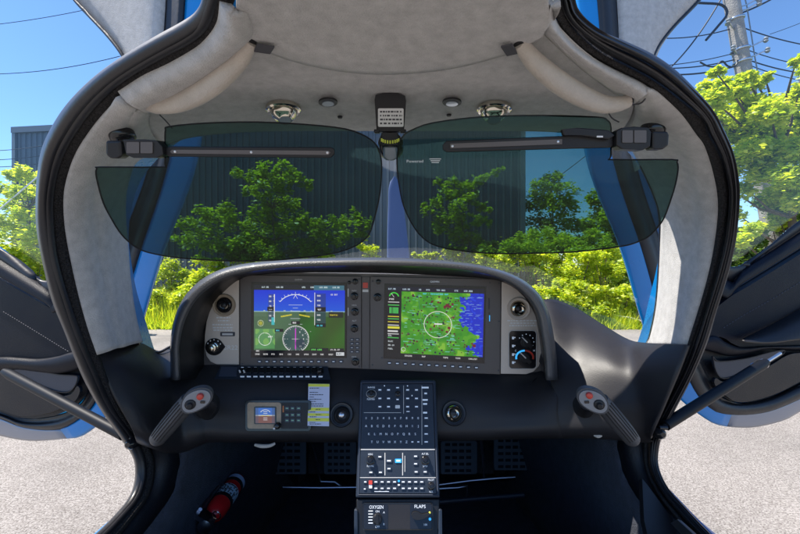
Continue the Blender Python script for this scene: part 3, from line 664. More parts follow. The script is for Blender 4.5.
for k in range(12): g.rect(20+k*14, hz-3+(k*7) % 3, 24+k*14, hz-1, (180, 190, 180))
# grey-green wash mixed over the left half below the horizon line, wavy right border
g.mask((xx < .5) & (g.Y > hz) & (xx < .50-.05*np.sin(yy*12)), (90, 120, 100), .55)
g.rect(0, 0, W_, 11, (18, 22, 34)); g.rect(int(.66*W_), 1, W_-2, 11, (60, 110, 130)); 
for x, t_ in ((16, '117.95'), (46, '110.50'), (100, 'GPS'), (118, 'ENR'), (136, '122.800'), (164, '118.00')): g.text(x, 3, t_, (215, 235, 240))
# attitude arc
cx, cy = W_*.455, H_*.42
g.ring(cx, cy, 42, (240, 245, 250), 1.4, 220, 320)
for a_ in range(220, 321, 10):
    c_, s_ = math.cos(math.radians(a_)), math.sin(math.radians(a_)); g.line(cx+42*c_, cy+42*s_, cx+(47 if a_ % 30 == 0 else 45)*c_, cy+(47 if a_ % 30 == 0 else 45)*s_, (240, 245, 250))
g.line(cx-4, cy-34, cx, cy-41, (255,)*3); g.line(cx+4, cy-34, cx, cy-41, (255,)*3)
for k, wd in ((-20, 14), (-14, 5), (-8, 10), (8, 10), (14, 5), (20, 14)): g.line(cx-wd, cy+k, cx+wd, cy+k, (225, 235, 240))
for k in range(3): g.line(cx-30, cy+k*1.0+3, cx-8, cy-1+k, (235, 220, 40)); g.line(cx+30, cy+3+k, cx+8, cy-1+k, (235, 220, 40))
# tapes
g.rect(30, 20, 43, 78, (50, 70, 110), .6); g.rect(42, 20, 44, 78, (240,)*3); g.rect(126, 16, 127.4, 84, (230,)*3)
for k in range(6): g.text(32, 22+k*10, str(90-10*k).rjust(2), (240,)*3); g.line(40, 24+k*10, 43, 24+k*10, (240,)*3)
g.rect(128, 18, 150, 82, (30, 50, 90), .6)
for k in range(6): g.text(132, 20+k*10, str(900-100*k), (240,)*3)
g.rect(128, 46, 150, 56, (10, 10, 14)); g.text(133, 49, '427', (255,)*3); g.rect(28, 46, 42, 55, (10, 10, 14)); g.text(31, 49, '---', (255,)*3)
g.rect(128, 80, 150, 88, (8, 10, 14)); g.text(131, 82, '29.92', (70, 220, 240))
g.rect(156, 56, 186, 68, (24, 30, 20)); g.text(158, 60, 'TRAFFIC', (220, 200, 40)); g.text(160, 18, 'GS 0KT', (230,)*3)
g.rect(37, 68, 43, 84, (60, 210, 220), .7)
# heading rose
rx, ry = W_*.46, H_*.76
g.disc(rx, ry, 27, (60, 82, 92), .75); g.ring(rx, ry, 27, (235,)*3, 1.2)
for a_ in range(0, 360, 10):
    c_, s_ = math.cos(math.radians(a_)), math.sin(math.radians(a_)); r0 = 22 if a_ % 30 == 0 else 24.5; g.line(rx+r0*c_, ry+r0*s_, rx+27*c_, ry+27*s_, (240,)*3)
for a_, t_ in ((270, 'N'), (0, 'E'), (90, 'S'), (180, 'W'), (300, '3'), (330, '6'), (30, '12'), (60, '15')): g.text(rx+17*math.cos(math.radians(a_))-1, ry+17*math.sin(math.radians(a_))-2, t_, (240,)*3)
g.line(rx, ry-20, rx, ry+20, (220, 60, 220), 2); g.line(rx-8, ry, rx+8, ry, (240,)*3); g.rect(rx-9, ry-37, rx+9, ry-30, (10, 10, 14)); g.text(rx-6, ry-36, '063', (255,)*3)
g.disc(rx+9, ry+9, 10, (25, 30, 70), .6)
g.text(rx+30, ry-18, '-', (255,)*3)
# inset map
g.rect(3, 92, 44, 133, (90, 150, 90)); g.mask((g.X > 3) & (g.X < 44) & (g.Y > 92) & (g.Y < 133) & (np.sin(g.X*.31)+np.sin(g.Y*.27+1) > .6), (120, 175, 90)); g.ring(23, 113, 13, (230, 240, 230), 1); g.text(30, 106, 'KHEF', (255,)*3); g.disc(14, 80, 4, (170, 170, 60)); g.ring(14, 80, 6, (200, 210, 160), 1)
g.rect(44, 92, 62, 98, (10, 10, 14)); g.text(46, 93, 'HDG', (90, 220, 240))
# bottom bar
g.rect(0, H_-12, W_, H_, (10, 12, 18)); 
for k, t_ in enumerate(('INSET', 'SENS', 'PFD', 'OBS', 'CDI', 'DME', 'XPDR', 'IDNT', 'TMR', 'NRST', 'ALRT')): g.text(3+k*17, H_-6, t_[:4], (225,)*3)
g.rect(W_-18, H_-8, W_-1, H_-1, (210, 215, 220)); g.text(W_-17, H_-7, 'ALRT', (10, 10, 20)); g.rect(118, H_-17, 156, H_-10, (14, 16, 20)); g.text(120, H_-16, 'XPDR 1200', (110, 230, 100)); g.text(5, H_-13, '28C', (230,)*3); g.rect(158, H_-16, 188, H_-10, (14, 16, 20)); g.text(160, H_-16, '14.21.07', (230,)*3)
pfd_img = g.a
g = Img(W_, H_, (62, 150, 18), KS); xx, yy = g.X/W_, g.Y/H_
xs_, ys_ = g.X[0], g.Y[:, 0]
nz = np.array([[noise.noise(Vector((i*.045, j*.045, 3)))+.5*noise.noise(Vector((i*.11, j*.11, 9))) for i in xs_] for j in ys_])
nz2 = np.array([[noise.noise(Vector((i*.16, j*.16, 33))) for i in xs_] for j in ys_])
g.mask(nz > .12, (84, 165, 24)); g.mask(nz < -.25, (50, 140, 20)); g.mask(nz > .42, (130, 190, 50))
coast = .74+.10*nz-.0*yy + np.where(yy < .38, (.38-yy)*.25, 0) + np.where((yy > .38) & (yy < .85), np.minimum((yy-.38)*.62, .17), 0) + np.where(yy >= .85, .2, 0) - .04*nz2
g.mask(xx > coast, (10, 40, 200)); g.mask((xx > coast) & (nz2 > .25), (20, 60, 225))
R3 = random.Random(5)
for k in range(260):
    x, y = R3.uniform(30, W_-8), R3.uniform(16, H_-12)
    if x/W_ > coast[int(y*KS), int(x*KS)]: 
        g.rect(x, y, x+R3.choice((4, 7, 10)), y+1, (120, 160, 230), .8); continue
    if R3.random() < .7: g.disc(x, y, R3.choice((1.2, 1.6, 2)), R3.choice(((90, 20, 30), (60, 30, 40), (30, 30, 60))))
    else: g.rect(x, y, x+R3.choice((5, 8, 10)), y+1, (120, 215, 200), .85)
for x, y, r in ((118, 36, 4), (123, 38, 3), (113, 39, 3), (128, 33, 2.5), (100, 30, 2), (130, 60, 2.5), (122, 82, 3), (118, 90, 2.5), (86, 86, 2.5), (172, 116, 3.5), (168, 112, 2)): g.disc(x, y, r, (110, 15, 40))
for k in range(70):
    x, y = R3.uniform(30, W_-12), R3.uniform(16, H_-12); g.rect(x, y, x+R3.choice((3, 6, 9)), y+1, (150, 220, 190) if x/W_ < coast[int(y*KS), int(x*KS)] else (130, 170, 240), .6)
g.line(60, 14, 74, 120, (60, 110, 110)); g.line(28, 100, 150, 70, (110, 150, 90)); g.line(90, 130, 140, 40, (110, 150, 90))
g.ring(100, 76, 27, (235, 240, 225), 1.2); g.line(94, 75, 108, 75, (240, 240, 240), 2); g.line(100, 72, 100, 80, (240,)*3)
g.rect(0, 0, W_, 10, (10, 14, 36)); 
for x, t_ in ((2, '117.95'), (30, '110.50'), (62, 'GS'), (76, 'DTK'), (96, 'TRK 063'), (132, 'ETE'), (150, '122.800')): g.text(x, 3, t_, (200, 225, 240))
g.text(70, 11, 'MAP - NAVIGATION MAP', (80, 220, 240))
g.rect(0, 10, 28, H_, (6, 8, 10))
g.ring(13, 22, 9, (60, 210, 60), 2.4, 190, 350); g.text(4, 24, '2400', (230,)*3); g.line(13, 22, 8, 15, (240,)*3)
for k, (y, c_) in enumerate(((32, (210,)*3), (38, (80, 210, 90)), (62, (230, 210, 50)), (67, (80, 210, 90)), (73, (230, 210, 50)), (80, (230,)*3), (98, (220,)*3), (106, (80, 200, 90)))): g.rect(2, y, 24, y+2, c_, .85)
for k in range(6): g.rect(5+k*3, 44, 6.6+k*3, 56, (80, 220, 100)); 
g.rect(2, 84, 25, 88, (230, 225, 60)); g.rect(2, 92, 22, 95, (235, 235, 235), .9)
for y, t_ in ((100, 'OIL'), (112, 'ELEC'), (120, '28.1V'), (128, 'FUEL')): g.text(3, y, t_, (215, 225, 230))
g.ring(33, 130, 4, (220,)*3, 1)
g.rect(0, H_-9, W_, H_, (8, 10, 16)); 
for x, t_ in ((36, 'ENGINE'), (70, 'MAP'), (112, 'TOPO'), (136, 'TERR'), (162, 'CHKLIST')): g.text(x, H_-7, t_, (220,)*3)
mfd_img = g.a
# ------------------------------------------------------------------ flight displays
PL1 = Plane(P(240,280,.998), P(361,280.5,.998), P(240,366,.998)); PL2 = Plane(P(372,280,.998), P(500,285,1.0), P(372,366,.998))
fd = thing('flight_display', 'left flight display showing blue sky over green ground with a heading rose', 'flight display', PL1.at(300, 320), 'large cockpit flight displays')
b = MB(); PL1.poly(b, [(241,275),(361.3,276.3),(361.3,368),(241,366)], 0, .005); bev(b.build('bezel', M['bezel'], fd), .001)
b = MB(); PL1.poly(b, [(252.2,282),(347.3,282.5),(347,357.5),(252,357)], .005, .0062); b.build('screen_surround', M['gloss'], fd)
screen_mesh('screen', PL1, [(255,284.5),(345.3,285),(345,355.3),(254.8,354.8)], pfd_img, fd, .0066)
fd2 = thing('flight_display', 'right flight display showing a green and blue moving map with a white range ring', 'flight display', PL2.at(436, 320), 'large cockpit flight displays')
b = MB(); PL2.poly(b, [(370.6,276.5),(500.2,279.3),(499.5,374),(369.9,368.5)], 0, .005); bev(b.build('bezel', M['bezel'], fd2), .001)
b = MB(); PL2.poly(b, [(384.6,283.5),(485.6,286.5),(484,363),(383.6,358)], .005, .0062); b.build('screen_surround', M['gloss'], fd2)
screen_mesh('screen', PL2, [(387.6,286.2),(483.6,289),(482,360.8),(386.6,356)], mfd_img, fd2, .0066)
for i in range(12):
    b = MB(); x = 260.5+i*7.35; PL1.rquad(b, x-2.1, 359.6, x+2.1, 362.4, .6, .005, .0072); bev(b.build('softkey', M['key'], fd), .0005)
    b = MB(); x = 389.5+i*7.85; y = 362.4+i*.42; PL2.rquad(b, x-2.1, y-1.4, x+2.1, y+1.4, .6, .005, .0072); bev(b.build('softkey', M['key'], fd2), .0005)
b = MB(); 
for i in range(12): x = 260.5+i*7.35; PL1.quad(b, x-1.1, 360.6, x+1.1, 361.3, .0073, .0076)
b.build('softkey_mark', M['ink'], fd); b = MB()
for i in range(12): x = 389.5+i*7.85; y = 362.4+i*.42; PL2.quad(b, x-1.3, y-.5, x+1.3, y+.4, .0073, .0076)
b.build('softkey_mark', M['ink'], fd2)
b = MB(); letter(b, PL2, 434.5, 281.6, 'GARMIN', 1.9, .0054, 'C', 9); b.build('lettering', M['ink'], fd2)
b = MB(); letter(b, PL1, 299, 279.6, 'GARMIN', 1.5, .0054, 'C', 7.5); b.build('lettering', M['inkgrey'], fd)
for x, y, t_ in ((354.5,290.5,'NAV'),(354.5,305,'HDG'),(354.5,320.5,'ALT'),(354.5,356.5,'FMS')): b = MB(); letter(b, PL1, x, y, t_, 1.5, .0054, 'C', 4.5); b.build('lettering', M['inkgrey'], fd)
for x, y, r, h in ((349.5,282.5,1.8,.008),(355.5,281.5,3,.012),(354.7,296,3.9,.016),(355.2,311.5,3.9,.016),(354.7,328,3.9,.016),(355.7,361,3.9,.016)):
    b = MB(); PL1.knob(b, x, y, r, h*.55, .005); PL1.knob(b, x, y, r*.62, h, .005); b.build('knob', M['gloss'], fd, True)
for j in range(4):
    for i in range(2): b = MB(); PL1.rquad(b, 350.3+i*5.4, 338+j*4, 354.1+i*5.4, 340.4+j*4, .6, .005, .007); b.build('key', M['key'], fd)
b = MB()
for j in range(4):
    for i in range(2): PL1.quad(b, 351.2+i*5.4, 338.9+j*4, 353.2+i*5.4, 339.5+j*4, .0071, .0073)
for y in (294, 313): PL1.quad(b, 348, y-5.5, 348.9, y+2.5, .005, .0056)
b.build('key_mark', M['inkgrey'], fd)
for x, y, r, h in ((378.5,281.8,2.6,.01),(377.6,297,4,.016)):
    b = MB(); PL2.knob(b, x, y, r, h*.55, .005); PL2.knob(b, x, y, r*.62, h, .005); b.build('knob', M['gloss'], fd2, True)
b = MB(); PL2.quad(b, 488, 298, 489.3, 309, .005, .0062); PL2.quad(b, 488.3, 312, 489.3, 321, .005, .0058); b.build('card_slot', M['inkdark'], fd2)
b = MB(); PL2.quad(b, 488.6, 315, 489.4, 321, .0058, .0064); b.build('card', M['bluekey'], fd2)
for x, y in ((489.5,282.5),(498.4,321),(498.4,283),(498,370),(372.6,364.5),(372.8,281),(382,357.5)): b = MB(); PL2.knob(b, x, y, .9, .001, .005, 8); b.build('screw', M['inkdark'], fd2)
for x, y in ((243,279),(243,363.5),(359.5,279),(359.5,366)): b = MB(); PL1.knob(b, x, y, .9, .001, .005, 8); b.build('screw', M['inkdark'], fd)
# ------------------------------------------------------------------ round outlets
def outlet(lab, pl0, x, y, r, rim, ball, h0):
    o = thing('air_vent', lab, 'air vent', pl0.at(x, y), 'round eyeball vents in the dashboard'); mm = (pl0.at(x, y)-CAM).y/F; c = pl0.at(x, y)
    MB().lathe(c, pl0.n, [(r*mm, h0), (r*mm, h0+.002), (r*.94*mm, h0+.005), (r*.80*mm, h0+.004), (r*.76*mm, h0-.004), (r*.72*mm, h0-.004)], 32).build('vent_ring', M[rim], o, True)
    MB().lathe(c, pl0.n+Vector((.12, 0, -.1)), [(r*.74*mm, h0-.006), (r*.70*mm, h0+.001), (r*.60*mm, h0+.0055), (r*.5*mm, h0+.0075), (r*.42*mm, h0+.003), (r*.30*mm, h0+.001)], 28).build('eyeball', M[ball], o, True)
    MB().lathe(c, pl0.n, [(r*.24*mm, h0+.001), (r*.22*mm, h0+.006), (r*.12*mm, h0+.008)], 16).build('core', M['rubber' if ball != 'plastic' else 'steel'], o, True)
outlet('round vent with bronze rim in the left end panel above the ignition key', PN, 225, 305, 11.3, 'tan', 'gloss', .004)
outlet('round vent with bright chrome ball in the right end panel above the climate knobs', PN, 518, 308.5, 11.5, 'silver', 'chrome', .004)
PB1 = Plane(P(342,415,.922), P(352,415,.922), P(342,404,.932)); PB2 = Plane(P(453.5,414,.922), P(463,414,.922), P(453.5,404,.932))
outlet('black round vent in the lower dash left of the console keypad', PB1, 342, 415, 11.8, 'rubber', 'plastic', .006)
outlet('chrome-centred round vent in the lower dash right of the console keypad', PB2, 453.5, 413.5, 12, 'rubber', 'chrome', .006)
# ignition
ig = thing('ignition_switch', 'round key switch at the lower corner of the left satin panel', 'ignition switch', PN.at(215, 347))
b = MB(); PN.poly(b, [(215+9*math.cos(t), 346.5+8.6*math.sin(t)) for t in np.linspace(.5, 2*math.pi-.5, 24)]+[(226,346.5)], .003, .005); b.build('key_plate', M['gloss'], ig)
b = MB(); PN.knob(b, 214.5, 347, 5.2, .012, .005); PN.knob(b, 214.5, 347.3, 3.6, .017, .005); b.build('key_barrel', M['chrome'], ig, True)
b = MB(); PN.quad(b, 213.6,345.4,215,349,.017,.0176); b.build('key_slot', M['inkdark'], ig)
b = MB(); 
for a_ in (-150, -120, -90, -55, -25): b_x, b_y = 215+7*math.cos(math.radians(a_)), 346.5+7*math.sin(math.radians(a_)); PN.quad(b, b_x-.5, b_y-.7, b_x+.5, b_y+.7, .005, .0055)
b.build('position_mark', M['inkgrey'], ig)
# climate controls
cc = thing('climate_control', 'black climate control plate with two knobs and a blue to red temperature arc', 'climate control', PN.at(522, 349))
b = MB(); PN.rquad(b, 508.3,330.3,535.6,368.3,3.5,.0032,.0052); cp0 = b.build('control_plate', M['gloss'], cc)
b = MB(); q = rrect(508.3,330.3,535.6,368.3,3.5); b.tube([PN.at(x, y, .0054) for x, y in q+[q[0]]], .0008, 5); b.build('plate_edge', M['inkgrey'], cp0)
for x, y, lean in ((525.5,341.5,-50), (524,357,-70)):
    b = MB(); PN.knob(b, x, y, 5.6, .009, .0052); a_ = math.radians(-135); c_, s_ = math.cos(a_), math.sin(a_)
    PN.poly(b, [(x+6.6*c_-1.8*s_*-1, y+6.6*s_-1.8*c_), (x-6.6*c_+1.8*s_, y-6.6*s_-1.8*c_*-1*-1), (x-6.6*c_-1.8*s_, y-6.6*s_+1.8*c_), (x+6.6*c_-1.8*s_, y+6.6*s_+1.8*c_)], .009, .015); kb = b.build('knob', M['plastic'], cc)
    b = MB(); PN.poly(b, [(x-5.8, y-5.2), (x-5.2, y-5.8), (x+.4, y-.4), (x-.4, y+.4)], .0152, .0158); b.build('pointer_line', M['inkgrey'], kb)
for nm, c_, a0, a1 in (('cold_arc', 'bluekey', 165, 270), ('hot_arc', 'redbtn', 270, 375)):
    b = MB(); q = [math.radians(a_) for a_ in np.linspace(a0, a1, 12)]; PN.poly(b, [(524+9.4*math.cos(t), 357+7.6*math.sin(t)) for t in q]+[(524+7.6*math.cos(t), 357+5.9*math.sin(t)) for t in q[::-1]], .0052, .0058); b.build(nm, M[c_], cc)
b = MB()
for x, y in ((513,337.5),(513,345.5),(513,354),(513,362)): PN.quad(b, x-1.6, y-1.1, x+.4, y+1.4, .0053, .0058); PN.quad(b, x+.6, y-.8, x+1.8, y+.2, .0053, .0058)
for a_ in range(-150, 31, 30): x, y = 525.5+7.6*math.cos(math.radians(a_)), 341.5+7.6*math.sin(math.radians(a_)); PN.quad(b, x-.4, y-.5, x+.4, y+.5, .0053, .0058)
for x, t_ in ((515, 'C'), (533.3, 'H')): letter(b, PN, x, 350.2, t_, 1.8, .0056)
b.build('symbols', M['ink'], cp0)
# ------------------------------------------------------------------ rocker switch panel under the left display
PS = Plane(P(217,380.5,.960), P(331,381,.962), P(217,367,.990))
sp = thing('switch_panel', 'narrow sloping panel of black rocker switches under the left flight display', 'switch panel', PS.at(275, 374))
b = MB(); PS.poly(b, [(221,366.6),(328,367.6),(331,380.6),(214.5,380)], .001, .004); bev(b.build('switch_plate', M['navy'], sp), .001)
b = MB(); PS.poly(b, [(222,368),(238,368.2),(237,377.5),(219,377.5)], .004, .0055); bev(b.build('breaker_cover', M['key'], sp), .0008)
for i in range(13):
    x = 243+i*6.5; b = MB(); c0 = PS.at(x, 371.8, .0065)
    PS.poly(b, [(x-2.6,369),(x+2.6,369),(x+2.6,375.2),(x-2.6,375.2)], .004, .0085 if i > 0 else .006); sw = b.build('rocker_switch', M['gloss'], sp); bev(sw, .0012)
    if i in (3, 7, 11): pass
b = MB()
for i in range(13):
    x = 243+i*6.5; PS.quad(b, x-2.3, 377, x+1.8, 378.3, .0041, .0046); PS.quad(b, x-1.4, 368.1, x+1.2, 368.7, .0041, .0046)
b.build('switch_lettering', M['ink'], sp)
b = MB(); PS.knob(b, 240.8, 373.6, .9, .0105, .004, 10); PS.knob(b, 245, 373.6, .9, .0105, .004, 10); b.build('indicator', M['white'], sp)
b = MB(); p_ = PS.at(320, 374, .006); b.lathe(p_, PS.n, [(.008, 0), (.008, .006), (.005, .012), (.003, .013)], 16); b.build('dimmer_knob', M['gloss'], sp, True)
# ------------------------------------------------------------------ standby instrument
PI = Plane(P(246,431,.899), P(311,431,.904), P(246,400,.916))
si = thing('standby_instrument', 'small attitude display with tan surround and keypad in the lower left dash', 'standby instrument', PI.at(278, 415))
b = MB(); PI.rquad(b, 246,400,311.5,431,3.5,.0,.006); fr = b.build('frame', M['gloss'], si); bev(fr, .0015)
b = MB(); PI.rquad(b, 248.5,402.3,282,428.2,2.5,.006,.008); b.build('veneer', M['tan'], si)
b = MB(); PI.rquad(b, 282,402.6,308.5,428.3,1,.006,.008); b.build('keypad', M['plastic'], si)
b = MB(); PI.rquad(b, 255.5,406.3,277.3,423.6,1,.008,.0095); b.build('display_surround', M['gloss'], si)
g = Img(44, 34, (60, 105, 190)); g.rect(0, 17, 44, 34, (120, 72, 55)); g.rect(0, 16, 44, 18, (200, 200, 190)); 
for k in (-9, -5, 5, 9): g.line(18, 17+k, 26, 17+k, (230,)*3)
g.rect(0, 0, 7, 34, (60, 70, 90), .5); g.rect(37, 0, 44, 34, (60, 70, 90), .5); g.line(14, 17, 19, 17, (240, 220, 60)); g.line(25, 17, 30, 17, (240, 220, 60)); g.ring(22, 17, 13, (230,)*3, 1, 215, 325)
screen_mesh('screen', PI, [(256.8,407.5),(276,407.5),(276,422.6),(256.8,422.6)], g.a, si, .0098)
b = MB(); PI.knob(b, 279, 425, 3.2, .016, .008); b.build('knob', M['gloss'], si, True)
b = MB(); PI.knob(b, 277, 427, 1.3, .0175, .008, 10); b.build('knob_mark', M['white'], si)
kk = 0
for i, x in enumerate((288, 293.5, 299.5)):
    for j, y in enumerate((408, 414.5, 420)):
        b = MB(); w_ = 2.1; PI.rquad(b, x-w_, y-1.8, x+w_, y+1.8, .5, .008, .0095); b.build('key', M['key'], si)
b = MB()
for i, x in enumerate((288, 293.5, 299.5)):
    for j, y in enumerate((408, 414.5, 420)): PI.quad(b, x-1.2, y-.6, x+1.2, y+.5, .0096, .01)
b.build('key_mark', mat('green_mark', (.25, .45, .3), .6), si)
b = MB(); PI.quad(b, 283.6, 405.5, 284.8, 412, .008, .0088); b.build('orange_mark', mat('orange_mark', (.5, .16, .04), .5), si)
# checklist card
ck = thing('checklist_card', 'small white and yellow paper placard hanging over the right end of the standby instrument', 'placard', P(320, 405, .91))
PC = Plane(P(309,427,.902), P(330,427,.902), P(309,384,.945))
b = MB(); PC.poly(b, [(309.2,384.3),(330.2,384.6),(329.6,426.6),(308.3,426)], .008, .0088); cc_ = b.build('card', M['lilac'], ck)
b = MB()
for y0, y1 in ((384.5,387.2),(408,411.3),(413.6,416.3),(418.3,421.6)): PC.poly(b, [(309.2-(y0-384)*.018,y0),(330-(y0-384)*.01,y0+.2),(330-(y1-384)*.01,y1+.2),(309.2-(y1-384)*.018,y1)], .0089, .0092)
b.build('yellow_band', M['yellow'], ck)
b = MB()
for y, x1 in ((388.8,320),(393,319),(395.3,324),(397.6,315),(399.8,322),(402,317),(404.4,324),(406.5,324),(409.8,321),(412.4,316),(415,322),(417.2,317),(420,321),(422.8,316),(424.4,322)):
    x = 310.5 if y not in (409.8, 415, 420) else 316.5
    while x < x1: ln = rnd.choice((1, 1.6, 2.2)); PC.quad(b, x, y-.35, min(x+ln, x1), y+.35, .0093, .0096); x += ln+.5
b.build('small_print', M['inkdark'], ck)
# ------------------------------------------------------------------ centre console
PK = Plane(P(362,383,.945), P(433,383,.945), P(359,494,.832)); PJ = Plane(P(357,500,.828), P(438,500,.828), P(357,534,.800))
con = thing('center_console', 'sloping blue-black centre console carrying the keypad, below the displays', 'centre console', PK.at(398, 440, -.1))
Q = lambda pl0, l, h: [pl0.at(x, y, h) for x, y in l]
b = MB(); b.poly(Q(PK, [(360,381),(362,379.6),(434,379.6),(436,381),(440,498),(355.5,498)], -.001), -PK.n*.10); bev(b.build('console_body', M['navy'], con), .004, 3)
b = MB(); b.poly(Q(PJ, [(355.8,499),(440,499),(439.5,560),(356,560)], -.004), -PJ.n*.12); bev(b.build('lower_body', M['plastic'], con), .004, 3)
for x0, x1 in ((354,357.5), (438.5,442)):
    b = MB(); b.poly(Q(PJ, [(x0,509),(x1,509),(x1+.5,560),(x0-.5,560)], .0), -PJ.n*.1); bev(b.build('side_rail', M['navy'], con), .003)
kp = thing('keypad_controller', 'tall console keypad with rows of small letter keys, radio and autopilot buttons', 'keypad', PK.at(398, 440))
b = MB(); PK.poly(b, [(362.5,384),(432.6,384),(436.2,494),(359.6,494)], 0, .004); kpp = b.build('face_plate', M['navy'], kp); bev(kpp, .0015)
b = MB(); q = [(361.6,382.9),(433.6,382.9),(437.6,495),(358.6,495)]; b.tube([PK.at(x, y, .003) for x, y in q+[q[0]]], .0022, 6); b.build('edge_frame', M['key'], kp, True)
KM = MB()
def key(x, y, w_=3.2, h=2.6, mt='key', ink='', hh=.0062):
    b = MB(); PK.rquad(b, x-w_/2, y-h/2, x+w_/2, y+h/2, .5, .004, hh); o = b.build('key', M[mt], kp)
    if ink == '': PK.quad(KM, x-w_*.3, y-h*.22, x+w_*.3, y+h*.2, hh+.0001, hh+.0004)
    else: letter(KM, PK, x, y, ink, h*.8, hh+.0002)
for i, c_ in enumerate('1234567890'): key(366.3+i*5.75, 418.5, ink=c_)
for i, c_ in enumerate('ABCDEFGHIJ'): key(366.3+i*5.75, 426.4, ink=c_)
for i, c_ in enumerate('KLMNOPQRS'): key(369.2+i*5.75, 434.3, ink=c_)
for i, c_ in enumerate('TUVWXYZ'): key(372+i*5.75, 442.2, ink=c_)
for x, y in ((412.3,442.2),(418.2,442.2)): key(x, y)
for y in (418.5,426.4,434.3,442.2): key(426, y, 5.2, 2.8)
for x in (380,388.6): 
    for y in (390.5,399,407.2): key(x, y, 4.6, 3)
key(397.6, 388.3, 4.4, 2.4); key(397.6, 400, 3.8, 2.6); key(397.6, 407.2, 4.6, 3.2, 'white', ' ')
for x in (407.6,416.4):
    for y in (390.5,399,407.2): key(x, y, 4.6, 3)
key(408, 412, 5, 1.8)
for y, w_ in ((388,7),(400.3,5.2),(404.3,4),(413,4)): PK.quad(KM, 425-w_/2, y-.8, 425+w_/2, y+.8, .0041, .0045)
key(425.5, 394, 4.4, 3.4)
for x, y in ((380,457),(380.5,472.5),(371,472.5),(389,468.8),(415.5,456.5),(415.5,464),(416,472),(425,472)): key(x, y, 4.6, 2.8)
key(389, 461, 6, 3.2); key(398.3, 461, 6.4, 4, 'bluekey')
for y in (482,488.4):
    for x in (376,382.2,388.6,394.6,403.2,409.4,415.6,421.6): key(x, y, 4.4, 2.7)
key(365.5, 482, 3.6, 2.8); key(365, 489, 2.8, 2.4); key(398.8, 481, 2, 2, 'bluekey', ' '); key(398.8, 485, 2.2, 1.6, 'white', ' ')
b = MB(); PK.rquad(b, 369, 480.5, 372.6, 484.6, .6, .004, .0095); bev(b.build('guard_switch', M['redbtn'], kp), .0008)
b = MB(); PK.rquad(b, 369.2, 484.8, 372.4, 488.4, .6, .004, .0085); bev(b.build('guard_switch_base', M['white'], kp), .0008)
for x, y, r in ((371.5,394.3,3.6),(397.8,394.3,2.8),(370.6,460.5,4.4),(425,460.5,4.4),(431,486,3.6)):
    b = MB(); PK.knob(b, x, y, r, .009, .004); PK.knob(b, x, y, r*.6, .015, .004); b.build('knob', M['gloss'], kp, True)
b = MB(); q = [(371.5+4.9*math.cos(t), 394.3+4.2*math.sin(t)) for t in np.linspace(0, 2*math.pi, 24)]; b.tube([PK.at(x, y, .0045) for x, y in q], .0005, 4)
b.build('knob_ring', M['inkgrey'], kp)
for x, y, t_, wd in ((371.5,387.8,'RANGE',7),(371,399.6,'PUSH PAN',7.5),(370.6,454.4,'HDG',4.5),(425,454,'ALT SEL',7),(370.6,466.2,'PUSH SYNC',7),(425,466.2,'SPD',4.5),(431,480,'PILOT',6),(431,491.8,'VOL',4)): letter(KM, PK, x, y, t_, 1.7, .0046, 'C', wd)
for x, y in ((384.5,386.2),(407.5,386.3),(412,396)): PK.quad(KM, x-.5, y-.6, x+.5, y+.6, .0041, .0046)
PK.quad(KM, 374.5, 491.2, 389, 491.8, .0041, .0046)
KM.build('key_lettering', M['ink'], kp)
b = MB(); PK.quad(b, 361, 449.2, 434.6, 450.2, .004, .0047); 
for x in (385,402.6): PK.quad(b, x-.35, 453, x+.35, 475.5, .004, .0045)
PK.quad(b, 404.6,456,405.1,472,.004,.0045); PK.quad(b, 360.2, 477.4, 435.6, 478, .004, .0044); PK.quad(b, 364, 412.8, 401, 413.2, .004, .0043); PK.quad(b, 403.4, 386, 403.8, 414, .004, .0043); PK.quad(b, 421.6, 386, 422, 445, .004, .0043)
b.build('divider_line', M['inkgrey'], kp)
# lower switch plate: oxygen and flaps
ox = thing('oxygen_flap_panel', 'lower console panel marked OXYGEN on the left and FLAPS on the right', 'control panel', PJ.at(398, 516))
b = MB(); PJ.rquad(b, 363,503.4,432.5,529.6,2,-.004,.003); op = b.build('panel_plate', M['leather_brown'], ox); bev(op, .001)
b = MB(); q = rrect(363,503.4,432.5,529.6,2); b.tube([PJ.at(x, y, .0028) for x, y in q+[q[0]]], .0011, 5); b.build('plate_edge', M['gloss'], ox)
b = MB(); PJ.rquad(b, 364,504.5,388,529,1,.003,.0036); b.build('control_face', M['gloss'], ox); b = MB(); PJ.rquad(b, 410,504.5,431.5,529,1,.003,.0036); b.build('control_face', M['gloss'], ox)
b = MB(); letter(b, PJ, 376.4, 507, 'OXYGEN', 2.9, .0038, 'C', 14); letter(b, PJ, 420, 506.4, 'FLAPS', 2.9, .0038, 'C', 11)
for y in (511,514,517,520,523): PJ.quad(b, 368.5, y-.5, 373, y+.4, .0037, .0042)
for x, y, t_ in ((377.5,511.3,'ON'),(384,512.3,'A'),(384,524,'B'),(377.5,526.6,'OFF'),(425.5,524.6,'100')): letter(b, PJ, x, y, t_, 1.8, .0038)
b.build('lettering', M['ink'], ox)
b = MB(); PJ.knob(b, 377.5, 519, 5, .009, .0036); PJ.poly(b, [(376.3,513.6),(378.7,513.6),(379,524.4),(376,524.4)], .009, .014); b.build('oxygen_knob', M['plastic'], ox)
b = MB(); PJ.poly(b, smooth_out([(411.2,514.5),(413,511.6),(417,511.2),(422,513.6),(428,512.4),(429.3,514.2),(424,518),(417.5,519.4),(413,518)]), .005, .014); bev(b.build('flap_lever', M['plastic'], ox), .002)
b = MB(); PJ.knob(b, 429.6, 512.6, 1, .0046, .0036, 10); b.build('flap_lamp', M['yellow'], ox)
